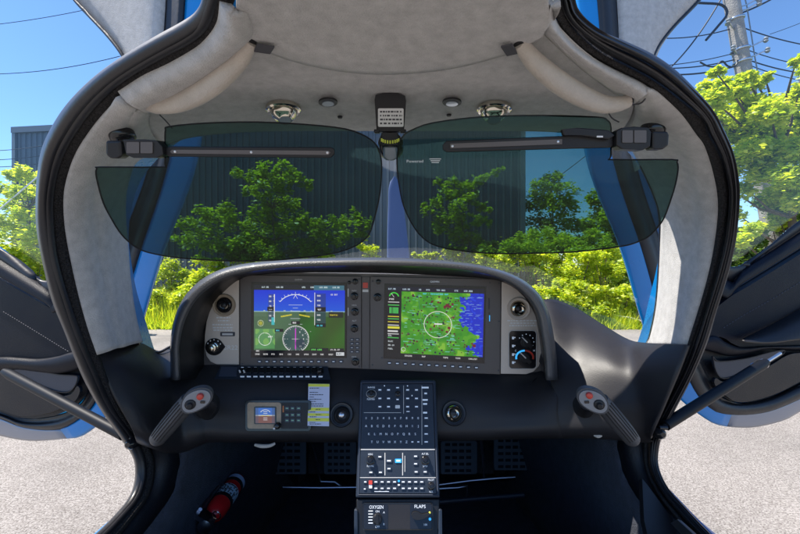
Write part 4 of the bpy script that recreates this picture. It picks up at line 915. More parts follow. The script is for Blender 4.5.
b = MB(); PJ.knob(b, 429.8, 519, 1.3, .0046, .0036, 10); b.build('flap_lamp', M['bluekey'], ox)
# ------------------------------------------------------------------ side yokes
def yoke(R):
    mx_ = (lambda x: x) if not R else (lambda x: 789.5-x)
    dy = 0 if not R else 1.5
    Z = lambda x, y, d: P(mx_(x), y+dy-(0 if not R else 1.0), d)
    lab = 'right grey side yoke with a red button, slanting down to the right over the dash' if R else 'left grey side yoke with a red button, slanting down to the left over the dash'
    o = thing('side_yoke', lab, 'control yoke', Z(205, 410, .86), 'side yokes')
    path = cr([Z(190,400,.735), Z(183,408,.735), Z(173,420,.735), Z(163,432,.735), Z(155.5,442,.74)], 26)
    # ribbed grip
    R_ = [.0188-.0030*(i/25)+.0016*math.sin(math.pi*i/25) for i in range(26)]; R_[-1] *= .55; R_[-2] *= .85
    b = MB(); b.tube([Vector(p) for p in path], R_, 20, up=(0, -1, 0), flat=.9); b.build('grip', M['grip'], o, True)
    b = MB()
    d_ = (Vector(path[-1])-Vector(path[0])).normalized(); sd = d_.cross(Vector((0, 1, 0))).normalized()
    for k in (-1.7, -.85, 0, .85, 1.7):
        th = k*.35; b.tube([Vector(p)+(sd*math.sin(th)-Vector((0, 1, 0))*math.cos(th))*(R_[i]*.97) for i, p in list(enumerate(path))[2:22]], .0014, 5)
    b.build('grip_rib', M['plastic'], o, True)
    pk_ = Plane(Z(197,400,.715), Z(210,395,.722), Z(190,410,.712))
    oval = [(181,402),(184,396.5),(189,392),(196,388.8),(203,387.8),(209,389.3),(212.3,393.5),(212.3,399),(208.5,404.5),(201.5,409.5),(193.5,413),(186.5,414),(182,411.5),(180.3,407)]
    ov = [(mx_(x), y+(.5 if R else 0)) for x, y in oval]
    b = MB(); pk_.poly(b, smooth_out(ov), -.016, 0); bev(b.build('grip_head', M['grip'], o), .005, 4)
    ov2 = [(mx_(196.5)+(x-mx_(196.5))*.88, 400.8+(y-400.8)*.86) for x, y in smooth_out(ov)]
    b = MB(); pk_.poly(b, ov2, 0, .0025); bev(b.build('head_plate', M['gripplate'], o), .001)
    b = MB(); x, y = mx_(200.5), 395.8 if not R else 394.8; b.lathe(pk_.at(x, y), pk_.n, [(.0062, .0025), (.0062, .006), (.005, .0085), (.002, .0095)], 18); b.build('red_button', M['redbtn'], o, True)
    b = MB(); x, y = mx_(190.5), 404.2; b.lathe(pk_.at(x, y), pk_.n, [(.0098, .0025), (.009, .005), (.0055, .006), (.0055, .0095), (.004, .0115)], 18); b.build('trim_hat', M['plastic'], o, True)
    b = MB(); x, y = mx_(203), 401.5; pk_.rquad(b, x-2.5, y-1.2, x+2.5, y+1.2, .8, .0025, .0045); b.build('switch', M['gloss'], o)
    b = MB(); b.tube([Z(202,401,.745), Z(206,405,.80), Z(206,409,.93)], [.017, .021, .024], 20); b.build('yoke_shaft', M['plastic'], o, True)
    b = MB(); c_ = Z(206,408,.905); b.lathe(c_, (0, -1, .1), [(.030, -.03), (.030, .006), (.024, .012), (.018, .013)], 28); b.build('boot', M['rubber'], o, True)
yoke(False); yoke(True)
# small pull handles under the dash edge
for pts, lab in (([(255,445,.90),(262,446.3,.895),(270,445.8,.895),(275,443.6,.90)], 'pale pull handle under the left dash edge'), ([(594,435,.86),(598,436.3,.855),(601,434.5,.855),(602,431.5,.86)], 'cream hook handle under the right dash edge')):
    tag(MB().tube([Vector(q) for q in cr([P(*q) for q in pts], 12)], [.003+.0015*math.sin(math.pi*i/11) for i in range(12)], 8).build('pull_handle', M['suede_warm'], None, True, origin=P(*pts[1])), lab, 'pull handle', 'pull handles under the dash')
# ------------------------------------------------------------------ footwell: pedals, rods, extinguisher
for x0, x1, yt, yb, lab in ((268,306,441,474,'outer rudder pedal in the left footwell'),(324,356,441,474,'inner rudder pedal in the left footwell, beside the console'),(441,477,441,474,'inner rudder pedal in the right footwell, beside the console'),(494,531,437,470,'outer rudder pedal in the right footwell')):
    pl0 = Plane(P(x0, yb, 1.46), P(x1, yb, 1.46), P(x0, yt, 1.54)); o = thing('rudder_pedal', 'dark slotted '+lab, 'rudder pedal', pl0.at((x0+x1)/2, yb), 'rudder pedals')
    b = MB(); pl0.rquad(b, x0, yt, x1, yb, 2, -.012, 0); bev(b.build('pedal_plate', M['gripplate'], o), .003)
    b = MB()
    for yy in np.linspace(yt+4, yb-3, 5):
        for k in range(4): xx_ = x0+4+(x1-x0-8)*k/4; pl0.quad(b, xx_, yy-1.4, xx_+(x1-x0-8)/4-2, yy+1.4, .0, .004)
    b.build('grip_pad', M['rubber'], o)
    b = MB(); c_ = pl0.at((x0+x1)/2, yb-6, -.012); b.tube([c_, c_+Vector((0, .12, -.12))], .012, 8); b.build('pedal_arm', M['rubber'], o)
def rod(lab, pts, r, mt='steel'):
    q = [P(*p) for p in pts]; tag(MB().tube(q, r, 8).build('control_rod', M[mt], None, True, origin=q[0]), lab, 'control rod', 'rods in the footwell')
rod('long thin horizontal rod low in the left footwell', [(283,487,1.36),(320,487.6,1.36),(362,487,1.36)], .0045)
rod('thin upright rod in the left footwell', [(312,443,1.30),(317,462,1.33),(320,481,1.36)], .0028)
rod('short cranked rod beside the console in the left footwell', [(321,481.5,1.38),(335,482,1.38),(342,487,1.37),(360,487,1.36)], .0035)
rod('bright horizontal rod in the right footwell', [(436,485,1.36),(470,480.5,1.36),(497,478,1.36),(515,477,1.36)], .0045)
rod('upright rod in the right footwell', [(481,440,1.32),(483,458,1.34),(484,477,1.36)], .0045)
rod('lower rod in the right footwell ending beside the console', [(436,489,1.33),(458,487.5,1.33),(467,486,1.33),(467,497,1.33)], .0035)
tag(MB().tube([P(438,502,1.25),P(480,498.5,1.25),(P(524,495,1.25))], .009, 10).build('heel_bar', M['navy'], None, True, origin=P(480,498.5,1.25)), 'blue-black heel bar across the right footwell floor', 'heel bar')
ex = thing('fire_extinguisher', 'red fire extinguisher with a white label lying in the left footwell', 'fire extinguisher', P(220, 505, 1.12))
a_, b_ = P(211, 518, .99), P(239, 478, 1.17); ax = (b_-a_); Ln = ax.length; ax.normalize(); r = .0275
b = MB(); b.lathe(a_, ax, [(.004, -.004), (r*.5, 0), (r*.85, .012), (r, .03), (r, Ln*.58), (r*.99, Ln*.6), (r*.99, Ln-.035), (r*.8, Ln-.012), (r*.4, Ln)], 28); b.build('cylinder', M['red'], ex, True)
b = MB(); b.lathe(a_, ax, [(r*1.015, Ln*.34), (r*1.015, Ln*.60)], 32); lb = b.build('label_sheet', mat('pale_blue_label', (.5, .68, .8), .5), ex, True)
b = MB(); side = ax.cross(Vector((0, 1, 0))).normalized(); fr_ = (CAM-a_); fr_ = (fr_-ax*fr_.dot(ax)).normalized(); side = ax.cross(fr_)
for h in np.linspace(.37, .57, 7):
    for k in range(7):
        if rnd.random() < .75:
            th = -1.0+k*.3; b.box(a_+ax*(Ln*h)+(fr_*math.cos(th)+side*math.sin(th))*(r*1.02), side, fr_, ax, rnd.choice((.004, .007, .011)), .001, .004)
b.build('label_print', M['inkdark'], lb)
b = MB(); b.lathe(a_, ax, [(r*1.02, Ln*.74), (r*1.02, Ln*.86)], 32); b.build('upper_label', mat('pale_blue_label2', (.5, .62, .85), .5), ex, True)
for h in (.70, .30): b = MB(); b.lathe(a_, ax, [(r*1.06, Ln*h), (r*1.06, Ln*h+.012)], 32); b.build('strap', M['plastic'], ex, True)
b = MB(); b.lathe(a_, -ax, [(.014, 0), (.014, .02), (.018, .022), (.018, .036), (.008, .04)], 16); b.build('valve', M['steel'], ex, True)
b = MB(); s_ = a_-ax*.02; b.box(s_-side*.02+fr_*.01, ax, side, fr_, .03, .055, .012); b.tube([s_-side*.035+fr_*.02, s_-side*.035+ax*.11+fr_*.012], .005, 8); b.build('lever', M['steel'], ex, True)
b = MB(); q = [s_+side*.008+fr_*.03+(ax*math.cos(t)+side*math.sin(t))*.011 for t in np.linspace(0, 2*math.pi, 16)]; b.tube(q, .0016, 5); b.build('safety_pin', M['chrome'], ex, True)
# ================================================================== DOORS
def door(side):
    L = side == 'L'
    if L:
        E0 = [(212,-70),(205,20),(198,150),(161,256),(135,343),(118,388),(110,405),(103,419),(81,436),(63,439),(31,441),(0,436),(-60,420)]
        E1 = [(188,-70),(184,20),(171,150),(140,253),(115,335),(102,388),(97,400),(86,414),(60,429.5),(24,428),(0,419),(-60,400)]
        E2 = [(166,-70),(164,20),(152,150),(121,245),(100,330),(92,378),(88,392),(79,405),(58,415),(24,419),(0,411),(-60,392)]
        G = [(66,-16),(75,0),(125,60),(128,120),(95,220),(53,283),(0,248),(-60,208)]
        ext = [(-60,-70)]
        d = lambda x, y: 1.06+.0006*(200-x)
        col = 9
    else:
        E0 = [(566,-70),(577,20),(584,150),(620,250),(644,330),(668,385),(681,400),(699,413),(715,422),(741,425),(760,423),(782,417),(800,407),(860,378)]
        E1 = [(590,-70),(598,20),(610,150),(641,250),(660,315),(684,370),(694,390),(703,401),(716,410),(741,412),(763,409.5),(782,403),(800,395),(860,368)]
        E2 = [(612,-70),(617,20),(630,150),(660,250),(682,325),(700,366),(706,380),(713,390),(722,398),(740,403),(760,400),(780,393),(800,382),(860,355)]
        G = [(708,-14),(699,0),(654,54),(650,120),(690,220),(732.5,267),(800,220),(860,178)]
        d = lambda x, y: 1.06+.0006*(x-582)
    lab = ('open left door, black leather lining, blue and silver edge, warehouse in its window' if L else
           'open right door, black leather lining, blue and silver edge, leafy tree in its window')
    o = thing('aircraft_door', lab, 'aircraft door', P(60 if L else 740, 400, 1.1), 'open aircraft doors')
    n = 90
    e0, e1, e2 = [cr([(x, y, 0) for x, y in E], n) for E in (E0, E1, E2)]
    g = cr([(x, y, 0) for x, y in G], n)
    PP = lambda p, dd=0: P(p[0], p[1], d(p[0], p[1])+dd)
    def strip(name, A, B, mt, prof, j0=0, j1=n, m=8, parent=o, thick=.012):
        rows = []
        for i in range(m):
            u = i/(m-1); rows.append([PP((A[j][0]+(B[j][0]-A[j][0])*u, A[j][1]+(B[j][1]-A[j][1])*u), prof(u)) for j in range(j0, j1)])
        return grid(name, rows, mt, parent, thick)
    # split blue / silver rim at the lower corner
    js = next(j for j in range(n) if (e0[j][0] < 74 if L else e0[j][0] > 722) and e0[j][1] > 300)
    sk = strip('door_rim', e0, e1, M['blue'], lambda u: .012*(1-u)**2, 0, js+1)
    strip('silver_rim', e0, e1, M['paint_silver'], lambda u: .012*(1-u)**2, js, n)
    b = MB(); b.tube([PP(lp, .004) for lp in [((e0[j][0]*.3+e1[j][0]*.7), (e0[j][1]*.3+e1[j][1]*.7)) for j in range(max(0, js-14), n)]], .0022, 5); b.build('pinstripe', M['paint_white'], o, True)
    strip('door_seal', e1, e2, M['rubber'], lambda u: -.012*math.sin(math.pi*min(1, u*1.6)) if u < .62 else .004)
    # outer skin behind, blue above and silver below, with the window left open
    jt = next(j for j in range(n) if e2[j][1] > 170)
    jg = next(j for j in range(n) if g[j][1] > 150)
    gt = cr([tuple(g[j]) for j in range(0, jg+1)], 40); et = cr([tuple(e2[j]) for j in range(0, jt+1)], 40)
    strip('upper_frame_lining', et, gt, M['suede'], lambda u: -.014*math.sin(math.pi*u)**.6, 0, 40)
    strip('outer_skin', e0, g, M['blue'], lambda u: .03+.045*min(1,u*4)+.02*math.sin(math.pi*u), 0, n, 10, o, .006)
    # lower lining, from window sill down to the seal
    gb = cr([tuple(g[j]) for j in range(jg, n)], 60); eb = cr([tuple(e2[j]) for j in range(jt, n)], 60)
    def lprof(u):  # profile along window sill -> bottom
        if u < .30: return .0 - .028*math.sin(math.pi*u/.30*.5)
        if u < .50: return -.028+.006*math.sin(math.pi*(u-.3)/.2)
        return -.028+.03*((u-.50)/.5)
    # explicit stripes: sill roll, upper pad, armrest lip, map pocket
    def mid(a, b_, u): return [(p[0]+(q[0]-p[0])*u, p[1]+(q[1]-p[1])*u) for p, q in zip(a, b_)]
    if L:
        c1 = [(128,120),(106,225),(60,297),(45,289),(0,260),(-60,220)]
        c2 = [(130,130),(108,240),(62,309),(50,303),(0,274),(-60,238)]
        c3 = [(110,330),(88,340),(72,352),(60,358),(39,362),(18,361),(0,362),(-60,368)]
        arml = [(110,345),(92,352),(78,366),(60,370),(39,368),(22,366),(8,367),(-60,376)]
        rec = [(6,368),(20,366.5),(40,370),(60,374),(76,375),(79.5,377),(77,385),(71,391),(60,391),(45,386),(25,377)]
        low = [(-60,374),(0,372),(14,374),(40,388),(60,395),(74,393),(80,385),(83,390),(78,400),(67,406),(51,412),(24,415),(0,407),(-60,388)]
        stitch = [(12,313),(40,330),(66,346),(76,352)]
        pad2 = [(62,310),(50,304),(0,275),(-60,240)]
    else:
        c1 = [(650,120),(682,228),(727,280),(745,268),(800,232),(860,190)]
        c2 = [(649,130),(680,240),(722,296),(742,284),(800,248),(860,208)]
        c3 = [(686,300),(702,315),(715,332),(725,342),(740,347),(765,346),(800,345),(860,343)]
        arml = [(690,320),(700,336),(712,350),(728,356),(748,354),(768,350),(800,350),(860,350)]
        rec = [(711,356),(718,361),(745,358),(768,352),(782,350),(779,355),(765,363),(745,371),(722,378),(714,370)]
        low = [(860,352),(800,352),(783,355),(768,364),(745,374),(722,381),(713,377),(712,384),(722,394),(734,401),(753,399),(777,391),(800,379),(860,350)]
        stitch = [(716,329),(735,317),(765,300),(800,279)]
    k1, k2 = [cr([(x, y, 0) for x, y in c], 60) for c in (c1, c2)]
    if L:
        c2b = [(96,335),(62,310),(50,303),(0,274),(-60,240)]
        cm = [(100,352),(78,350),(66,346),(40,330),(12,313),(-60,272)]
        c3 = [(102,354),(88,352.5),(72,355),(60,358.5),(39,362),(18,361),(0,360),(-60,364)]
        c4 = [(104,362),(90,358),(78,366),(60,370),(39,368),(22,366),(8,367),(-60,374)]
        top_ = None
    else:
        c2b = [(688,324),(722,297),(742,285),(800,249),(860,209)]
        cm = [(686,350),(712,335),(735,319),(765,301),(800,280),(860,244)]
        c3 = [(684,352),(705,338),(716,336),(726,342.5),(740,347),(765,346),(800,345),(860,343)]
        c4 = [(682,356),(700,350),(712,352),(728,356),(748,354),(768,350),(800,351),(860,352)]
        top_ = ([(743,338.5),(770,325),(800,309),(860,277)], [(742,340),(770,341.5),(800,338.5),(860,334)])
    p2, pm, p3, p4 = [cr([(x, y, 0) for x, y in c], 60) for c in (c2b, cm, c3, c4)]
    kb = cr([tuple(e2[j]) for j in range(jt, n)], 60)
    strip('window_frame', gb, k1, M['rubber'], lambda u: -.006*math.sin(math.pi*u), 0, 60)
    strip('sill_roll', k1, k2, M['door_leather'], lambda u: -.022*math.sin(math.pi*min(1,u*1.6)*.5)-.004, 0, 60)
    sx_ = 0 if L else 800
    DP = Plane(P(sx_, 300, d(sx_, 300)), P(80 if L else 720, 300, d(80 if L else 720, 300)), P(sx_, 400, d(sx_, 400)))
    def plate(nm, pts, h0, h1, mt, bw=.006):
        b = MB(); DP.poly(b, pts, h0, h1); return bev(b.build(nm, M[mt], o), bw, 4, 60)
    xy = lambda a_: [(q[0], q[1]) for q in a_]
    plate('lower_lining', xy(k2)[14::3]+xy(kb)[::-1][0::3][:-3], -.006, .002, 'leather', .001)
    up = plate('upper_pad', xy(p2)[::2]+xy(pm)[::-1][::2], 0, .022, 'door_leather')
    plate('lower_pad', xy(pm)[::2]+xy(p3)[::-1][::2], 0, .020, 'door_leather')
    for off in (-2.2,):
        b = MB(); q = cr([(x, y+off, 0) for x, y in stitch], 60)
        for i in range(0, 59, 2): b.tube([DP.at(q[i][0], q[i][1], .0225), DP.at(q[i+1][0], q[i+1][1], .0225)], .0010, 4)
        b.build('stitching', M['inkdark'], up)
    strip('armrest', p3, p4, M['door_leather'], lambda u: -.014-.022*math.sin(math.pi*(.2+.7*u)), 0, 60)
    if top_:
        A_, B_ = [cr([(x, y, 0) for x, y in c], 30) for c in top_]
        grid('armrest_top', [[PP(A_[j], -.03) for j in range(30)], [PP(B_[j], -.12) for j in range(30)]], M['leather_brown'], o, .006)
    dm = Plane(P(0 if L else 800, 380, d(0 if L else 800, 380)-.022), P(70 if L else 730, 380, d(70 if L else 730, 380)-.022), P(40 if L else 760, 400, d(40 if L else 760, 400)-.018))
    b = MB(); dm.poly(b, smooth_out(rec), 0, .004); b.build('map_pocket', M['inkdark'], o)
    b = MB(); q = smooth_out(rec); b.tube([dm.at(x, y, .005) for x, y in q+[q[0]]], .0022, 6); b.build('pocket_edge', M['leather'], o, True)
    b = MB(); dm.poly(b, smooth_out(low), 0, .009); bev(b.build('kick_panel', M['leather'], o), .004, 3)
    # glass + frame line at the front edge of the window
    b = MB(); gp = [PP(p, .02) for p in g]
    far = [(-60,-70)] if L else [(860,-70)]
    b.poly(gp+[PP(q, .02) for q in far], (0, .003, 0)); b.build('door_window', M['doorglass'], o)
    b = MB(); b.tube([PP(p, -.014) for p in g[:jg+6]], .0055, 8); b.build('window_trim', M['rubber'], o, True)
    # gas strut
    if L: a0, a1, mid_, d0, d1 = (4,371.5), (135,441), (124,435.5), .95, .80
    else: a0, a1, mid_, d0, d1 = (779,354), (656,431), (667,423.5), .95, .80
    p0, p1 = P(*a0, d0), P(*a1, d1); 
    s0 = p0+(p1-p0)*(.0 if L else .12)
    b = MB(); b.tube([s0, s0+(p1-s0)*.05, s0+(p1-s0)*.93], [.008, .0118, .0112], 16); st = b.build('gas_strut', M['strut'], o, True)
    b = MB(); b.tube([p0-(p1-p0)*.01, p1], .0042, 10); b.build('strut_rod', M['steel'], st, True)
    b = MB(); b.lathe(p1-Vector((0, .012, 0)), (0, -1, .15), [(.012, -.012), (.013, -.002), (.010, .006), (.005, .011)], 18); b.lathe(p1+Vector((-.006 if L else .006, -.012, .012)), (1, 0, 0), [(.005, -.008), (.005, .008)], 10); b.build('ball_joint', M['gloss'], st, True)
    if not L:
        b = MB(); b.tube([P(756,367.5,.93), P(763,363.5,.94)], .0125, 14); b.build('strut_collar', M['steel'], st, True)
door('L'); door('R')
# ================================================================== NOSE AND PROPELLER
nose = thing('engine_cowling', 'blue engine cowling ahead of the windshield, hidden low behind the dashboard', 'engine cowling', (0, 1.9, H0-.5))
rows = []
for y, w_, zt, zb in ((1.26,.50,-.16,-.22),(1.5,.48,-.17,-.23),(1.775,.45,-.19,-.25),(1.80,.44,-.195,-.8),(2.0,.36,-.23,-.72),(2.12,.24,-.29,-.62),(2.16,.12,-.36,-.5)):
    zc, h = (zt+zb)/2, (zt-zb)/2
    rows.append([Vector((w_*math.copysign(abs(math.cos(t))**.7, math.cos(t)), y, H0+zc+h*math.copysign(abs(math.sin(t))**.8, math.sin(t)))) for t in np.linspace(0, 2*math.pi, 40, endpoint=False)])
grid('cowl_shell', rows, M['paint_white'], nose, .005, closed=True)
pr = thing('propeller', 'upright propeller blade seen between the two visors', 'propeller', (0, 2.24, H0-.44))
MB().lathe((0, 2.16, H0-.44), (0, 1, 0), [(.13, 0), (.13, .06), (.11, .16), (.06, .25), (.01, .29)], 28).build('spinner', M['paint_white'], pr, True)
def blade(ang):
    rows = []
    for s in np.linspace(0, 1, 26):
        r = .08+s*.90; c = .062+.016*math.sin(math.pi*min(1, s*1.2))-.022*s
        if s > .86: c *= math.sqrt(max(0.0004, 1-((s-.86)/.14)**2))
        tw = math.radians(40-30*s**.7)*.5; row = []
        for k in range(14):
            t = 2*math.pi*k/14; x = c*math.cos(t); y = .010*(1-.6*s)*math.sin(t)
            X = x*math.cos(tw)-y*math.sin(tw)+.012*(1-s)*1-.012*s; Y = x*math.sin(tw)+y*math.cos(tw)
            ca, sa = math.cos(ang), math.sin(ang)
            row.append(Vector((X*ca+r*sa, 2.24+Y, H0-.44-X*sa+r*ca)))
        rows.append(row)
    return grid('blade', rows, M['prop'], pr, closed=True)
for k in range(3): blade(math.radians(-1.2+120*k))
# ================================================================== OUTSIDE
gm = bpy.data.materials.new('aggregate_concrete'); gm.use_nodes = True; t = gm.node_tree; b = t.nodes['Principled BSDF']
tc = t.nodes.new('ShaderNodeTexCoord'); n1 = t.nodes.new('ShaderNodeTexVoronoi'); n1.inputs['Scale'].default_value = 38
n2 = t.nodes.new('ShaderNodeTexNoise'); n2.inputs['Scale'].default_value = 75; n2.inputs['Detail'].default_value = 6; n2.inputs['Roughness'].default_value = .8
n3 = t.nodes.new('ShaderNodeTexNoise'); n3.inputs['Scale'].default_value = .6; n3.inputs['Detail'].default_value = 5
rp = t.nodes.new('ShaderNodeValToRGB'); rp.color_ramp.elements[0].position = .41; rp.color_ramp.elements[0].color = (.13, .11, .095, 1); rp.color_ramp.elements[1].position = .55; rp.color_ramp.elements[1].color = (.45, .415, .38, 1)
mx = t.nodes.new('ShaderNodeMix'); mx.data_type = 'RGBA'; mx.blend_type = 'MULTIPLY'; mx.inputs[0].default_value = .45
sep = t.nodes.new('ShaderNodeSeparateColor'); r2 = t.nodes.new('ShaderNodeValToRGB'); r2.color_ramp.elements[0].color = (.45, .42, .4, 1); r2.color_ramp.elements[1].color = (1, 1, 1, 1)
mx2 = t.nodes.new('ShaderNodeMix'); mx2.data_type = 'RGBA'; mx2.blend_type = 'MULTIPLY'; mx2.inputs[0].default_value = .5
for n_ in (n1, n2, n3): t.links.new(tc.outputs['Object'], n_.inputs['Vector'])
t.links.new(n2.outputs[0], rp.inputs[0]); t.links.new(rp.outputs[0], mx.inputs[6]); t.links.new(n1.outputs['Color'], sep.inputs[0]); t.links.new(sep.outputs[0], r2.inputs[0]); t.links.new(r2.outputs[0], mx.inputs[7])
t.links.new(mx.outputs[2], mx2.inputs[6]); mr = t.nodes.new('ShaderNodeMapRange'); mr.inputs[1].default_value = .35; mr.inputs[2].default_value = .65; mr.inputs[3].default_value = .45; mr.inputs[4].default_value = 1.0; t.links.new(n3.outputs[0], mr.inputs[0]); t.links.new(mr.outputs[0], mx2.inputs[7]); t.links.new(mx2.outputs[2], b.inputs['Base Color']); b.inputs['Roughness'].default_value = .9
bp = t.nodes.new('ShaderNodeBump'); bp.inputs['Strength'].default_value = .6; bp.inputs['Distance'].default_value = .01; t.links.new(n2.outputs[0], bp.inputs['Height']); t.links.new(bp.outputs[0], b.inputs['Normal'])
earth = mat('grassy_earth', (.10, .12, .045), .95, bump=1, bscale=6, var=.4, vscale=.8, bdist=.1)
struct(mesh('ground', [(-900,-900,-.02),(900,-900,-.02),(900,900,-.02),(-900,900,-.02)], [(0,1,2,3)], earth))
struct(mesh('apron', [(-40,-40,0),(40,-40,0),(40,11.2,0),(-40,11.2,0)], [(0,1,2,3)], gm))
# warehouse, ribbed steel cladding
wall = bpy.data.materials.new('ribbed_cladding'); wall.use_nodes = True; t = wall.node_tree; b = t.nodes['Principled BSDF']
tc = t.nodes.new('ShaderNodeTexCoord'); nn = t.nodes.new('ShaderNodeTexNoise'); nn.inputs['Scale'].default_value = .8; nn.inputs['Detail'].default_value = 7
mp = t.nodes.new('ShaderNodeMapping'); mp.inputs['Scale'].default_value = (1, 1, .15)
r = t.nodes.new('ShaderNodeValToRGB'); r.color_ramp.elements[0].color = (.052, .072, .095, 1); r.color_ramp.elements[1].color = (.075, .10, .13, 1)
t.links.new(tc.outputs['Object'], mp.inputs[0]); t.links.new(mp.outputs[0], nn.inputs['Vector']); t.links.new(nn.outputs[0], r.inputs[0]); t.links.new(r.outputs[0], b.inputs['Base Color']); b.inputs['Roughness'].default_value = .5
wx = thing('warehouse', 'long grey-blue ribbed metal warehouse with a flat roofline behind the trees', 'warehouse', (-6, 17, 0))
A = Vector((-18.6, 18.3, 0)); B = Vector((5.0, 15.4, 0)); Hh = 8.45
dirv = (B-A); Lw = dirv.length; dirv.normalize(); nv = Vector((dirv.y, -dirv.x, 0))
V = []; k = 0; xs = []
s = 0
while s < Lw:
    for ds, hgt in ((0, 0), (.17, 0), (.20, .045), (.27, .045), (.30, 0)):
        xs.append((min(s+ds, Lw), hgt))
    s += .30
bot = [A+dirv*x+nv*hh for x, hh in xs]; topv = [p+Vector((0, 0, Hh)) for p in bot]
grid('front_wall', [bot, topv], wall, wx, 0, smooth=False)
bk = -nv*22
MB().poly([A+Vector((0,0,0)), A+bk, A+bk+Vector((0,0,Hh)), A+Vector((0,0,Hh))], -dirv*.05).build('side_wall', wall, wx)
MB().poly([B, B+bk, B+bk+Vector((0,0,Hh)), B+Vector((0,0,Hh))], dirv*.05).build('side_wall', wall, wx)
MB().poly([A+Vector((0,0,Hh-.1)), B+Vector((0,0,Hh-.1)), B+bk+Vector((0,0,Hh-.1)), A+bk+Vector((0,0,Hh-.1))], (0,0,.08)).build('roof', M['paint_silver'], wx)
b = MB(); b.box((A+B)/2+nv*.06+Vector((0,0,Hh)), dirv, nv, Vector((0,0,1)), Lw+.2, .16, .28); b.build('roof_edge', mat('edge_trim', (.10,.12,.15), .5), wx)
b = MB(); 
for q in (A, B): b.box(q+nv*.05+Vector((0,0,Hh/2)), dirv, nv, Vector((0,0,1)), .18, .12, Hh-.3)
b.build('corner_trim', mat('edge_trim2', (.12,.15,.19), .5), wx)
# ------------------------------------------------------------------ foliage
RG = np.random.default_rng(3)
def leaves(name, centers, radii, counts, size, mt, parent, squash=.8, fold=.25):
    Vs = []; 
    for (c, r, n_) in zip(centers, radii, counts):
        nc = max(3, n_//22)        # twigs: leaves cluster around them
        u = RG.normal(size=(nc, 3)); u /= np.linalg.norm(u, axis=1)[:, None]; tw = np.array(c)+u*(r*RG.uniform(.35, 1, (nc, 1))**.6)*np.array([1, 1, squash])
        idx = RG.integers(0, nc, n_); p = tw[idx]+RG.normal(size=(n_, 3))*r*.22
        a = RG.normal(size=(n_, 3)); a[:, 2] = np.abs(a[:, 2])*-.2+a[:, 2]*.3; a /= np.linalg.norm(a, axis=1)[:, None]
        nrm = RG.normal(size=(n_, 3))*.6+np.array([0, -.15, 1.0]); b_ = np.cross(nrm, a); b_ /= np.linalg.norm(b_, axis=1)[:, None]
        cc = np.cross(a, b_); s = size*RG.uniform(.4, 1.5, (n_, 1))
        base = p-a*s*.5; tip = p+a*s*.5; l = p-b_*s*.27+cc*s*fold*.3-a*s*.05; rr = p+b_*s*.27+cc*s*fold*.3-a*s*.05
        Vs.append(np.stack([base, l, tip, rr], 1).reshape(-1, 3))
    V = np.vstack(Vs); n_ = len(V)//4; off = np.array(root_loc(parent)); V = V-off
    me = bpy.data.meshes.new(name); me.vertices.add(len(V)); me.vertices.foreach_set('co', V.ravel().astype(np.float32))
    i0 = np.arange(n_)*4
    f = np.stack([i0, i0+1, i0+2, i0, i0+2, i0+3], 1).reshape(-1)
    me.loops.add(len(f)); me.loops.foreach_set('vertex_index', f.astype(np.int32)); me.polygons.add(n_*2)
    me.polygons.foreach_set('loop_start', (np.arange(n_*2)*3).astype(np.int32)); me.polygons.foreach_set('loop_total', np.full(n_*2, 3, np.int32))
    me.materials.append(mt); me.update(calc_edges=True); me.validate()
    o = bpy.data.objects.new(name, me); COL.objects.link(o); o.parent = parent
    return o
def tree(name, lab, cat, base, blobs, d, mt, nper, size, group=None, dj=1.0, tr=.07, trunk_top=None):
    """blobs: (px,py,radius px) crown clumps seen at about depth d"""
    o = thing(name, lab, cat, base, group); base = Vector(base)
    cs, rs, ns = [], [], []; rr = random.Random(hash(lab) % 1000 if False else len(lab))
    for x, y, r in blobs:
        dd = d+rr.uniform(-dj, dj); c = P(x, y, dd); cs.append(tuple(c)); rs.append(r*dd/F); ns.append(int(nper*(r/10)**1.7)+12)
    leaves('crown', cs, rs, ns, size, mt, o)
    b = MB(); tt = trunk_top if trunk_top is not None else (sum((Vector(c) for c in cs), Vector())/len(cs)+Vector((0, 0, .2)))
    n = 8; tp = [base+(tt-base)*(i/(n-1))+Vector((math.sin(i*1.7)*.06, math.cos(i*1.3)*.05, 0))*(i/(n-1)) for i in range(n)]
    b.tube(tp, [tr*(1-.75*i/(n-1)) for i in range(n)], 9)
    for c in cs:
        c = Vector(c); s = min(range(n), key=lambda i: abs(tp[i].z-(c.z-.35*(c-tp[min(n-1, 5)]).length)))
        q = tp[s]; m_ = (q+c)/2+Vector((0, 0, -.12)); b.tube([q, (q+m_)/2, m_, (m_+c)/2+Vector((0,0,.03)), c], [tr*.35, tr*.28, tr*.2, tr*.14, tr*.07], 6)
    b.build('trunk', M['bark'], o, True)
    return o
def onground(px, d): return (P(px, 267, d).x, d, 0)
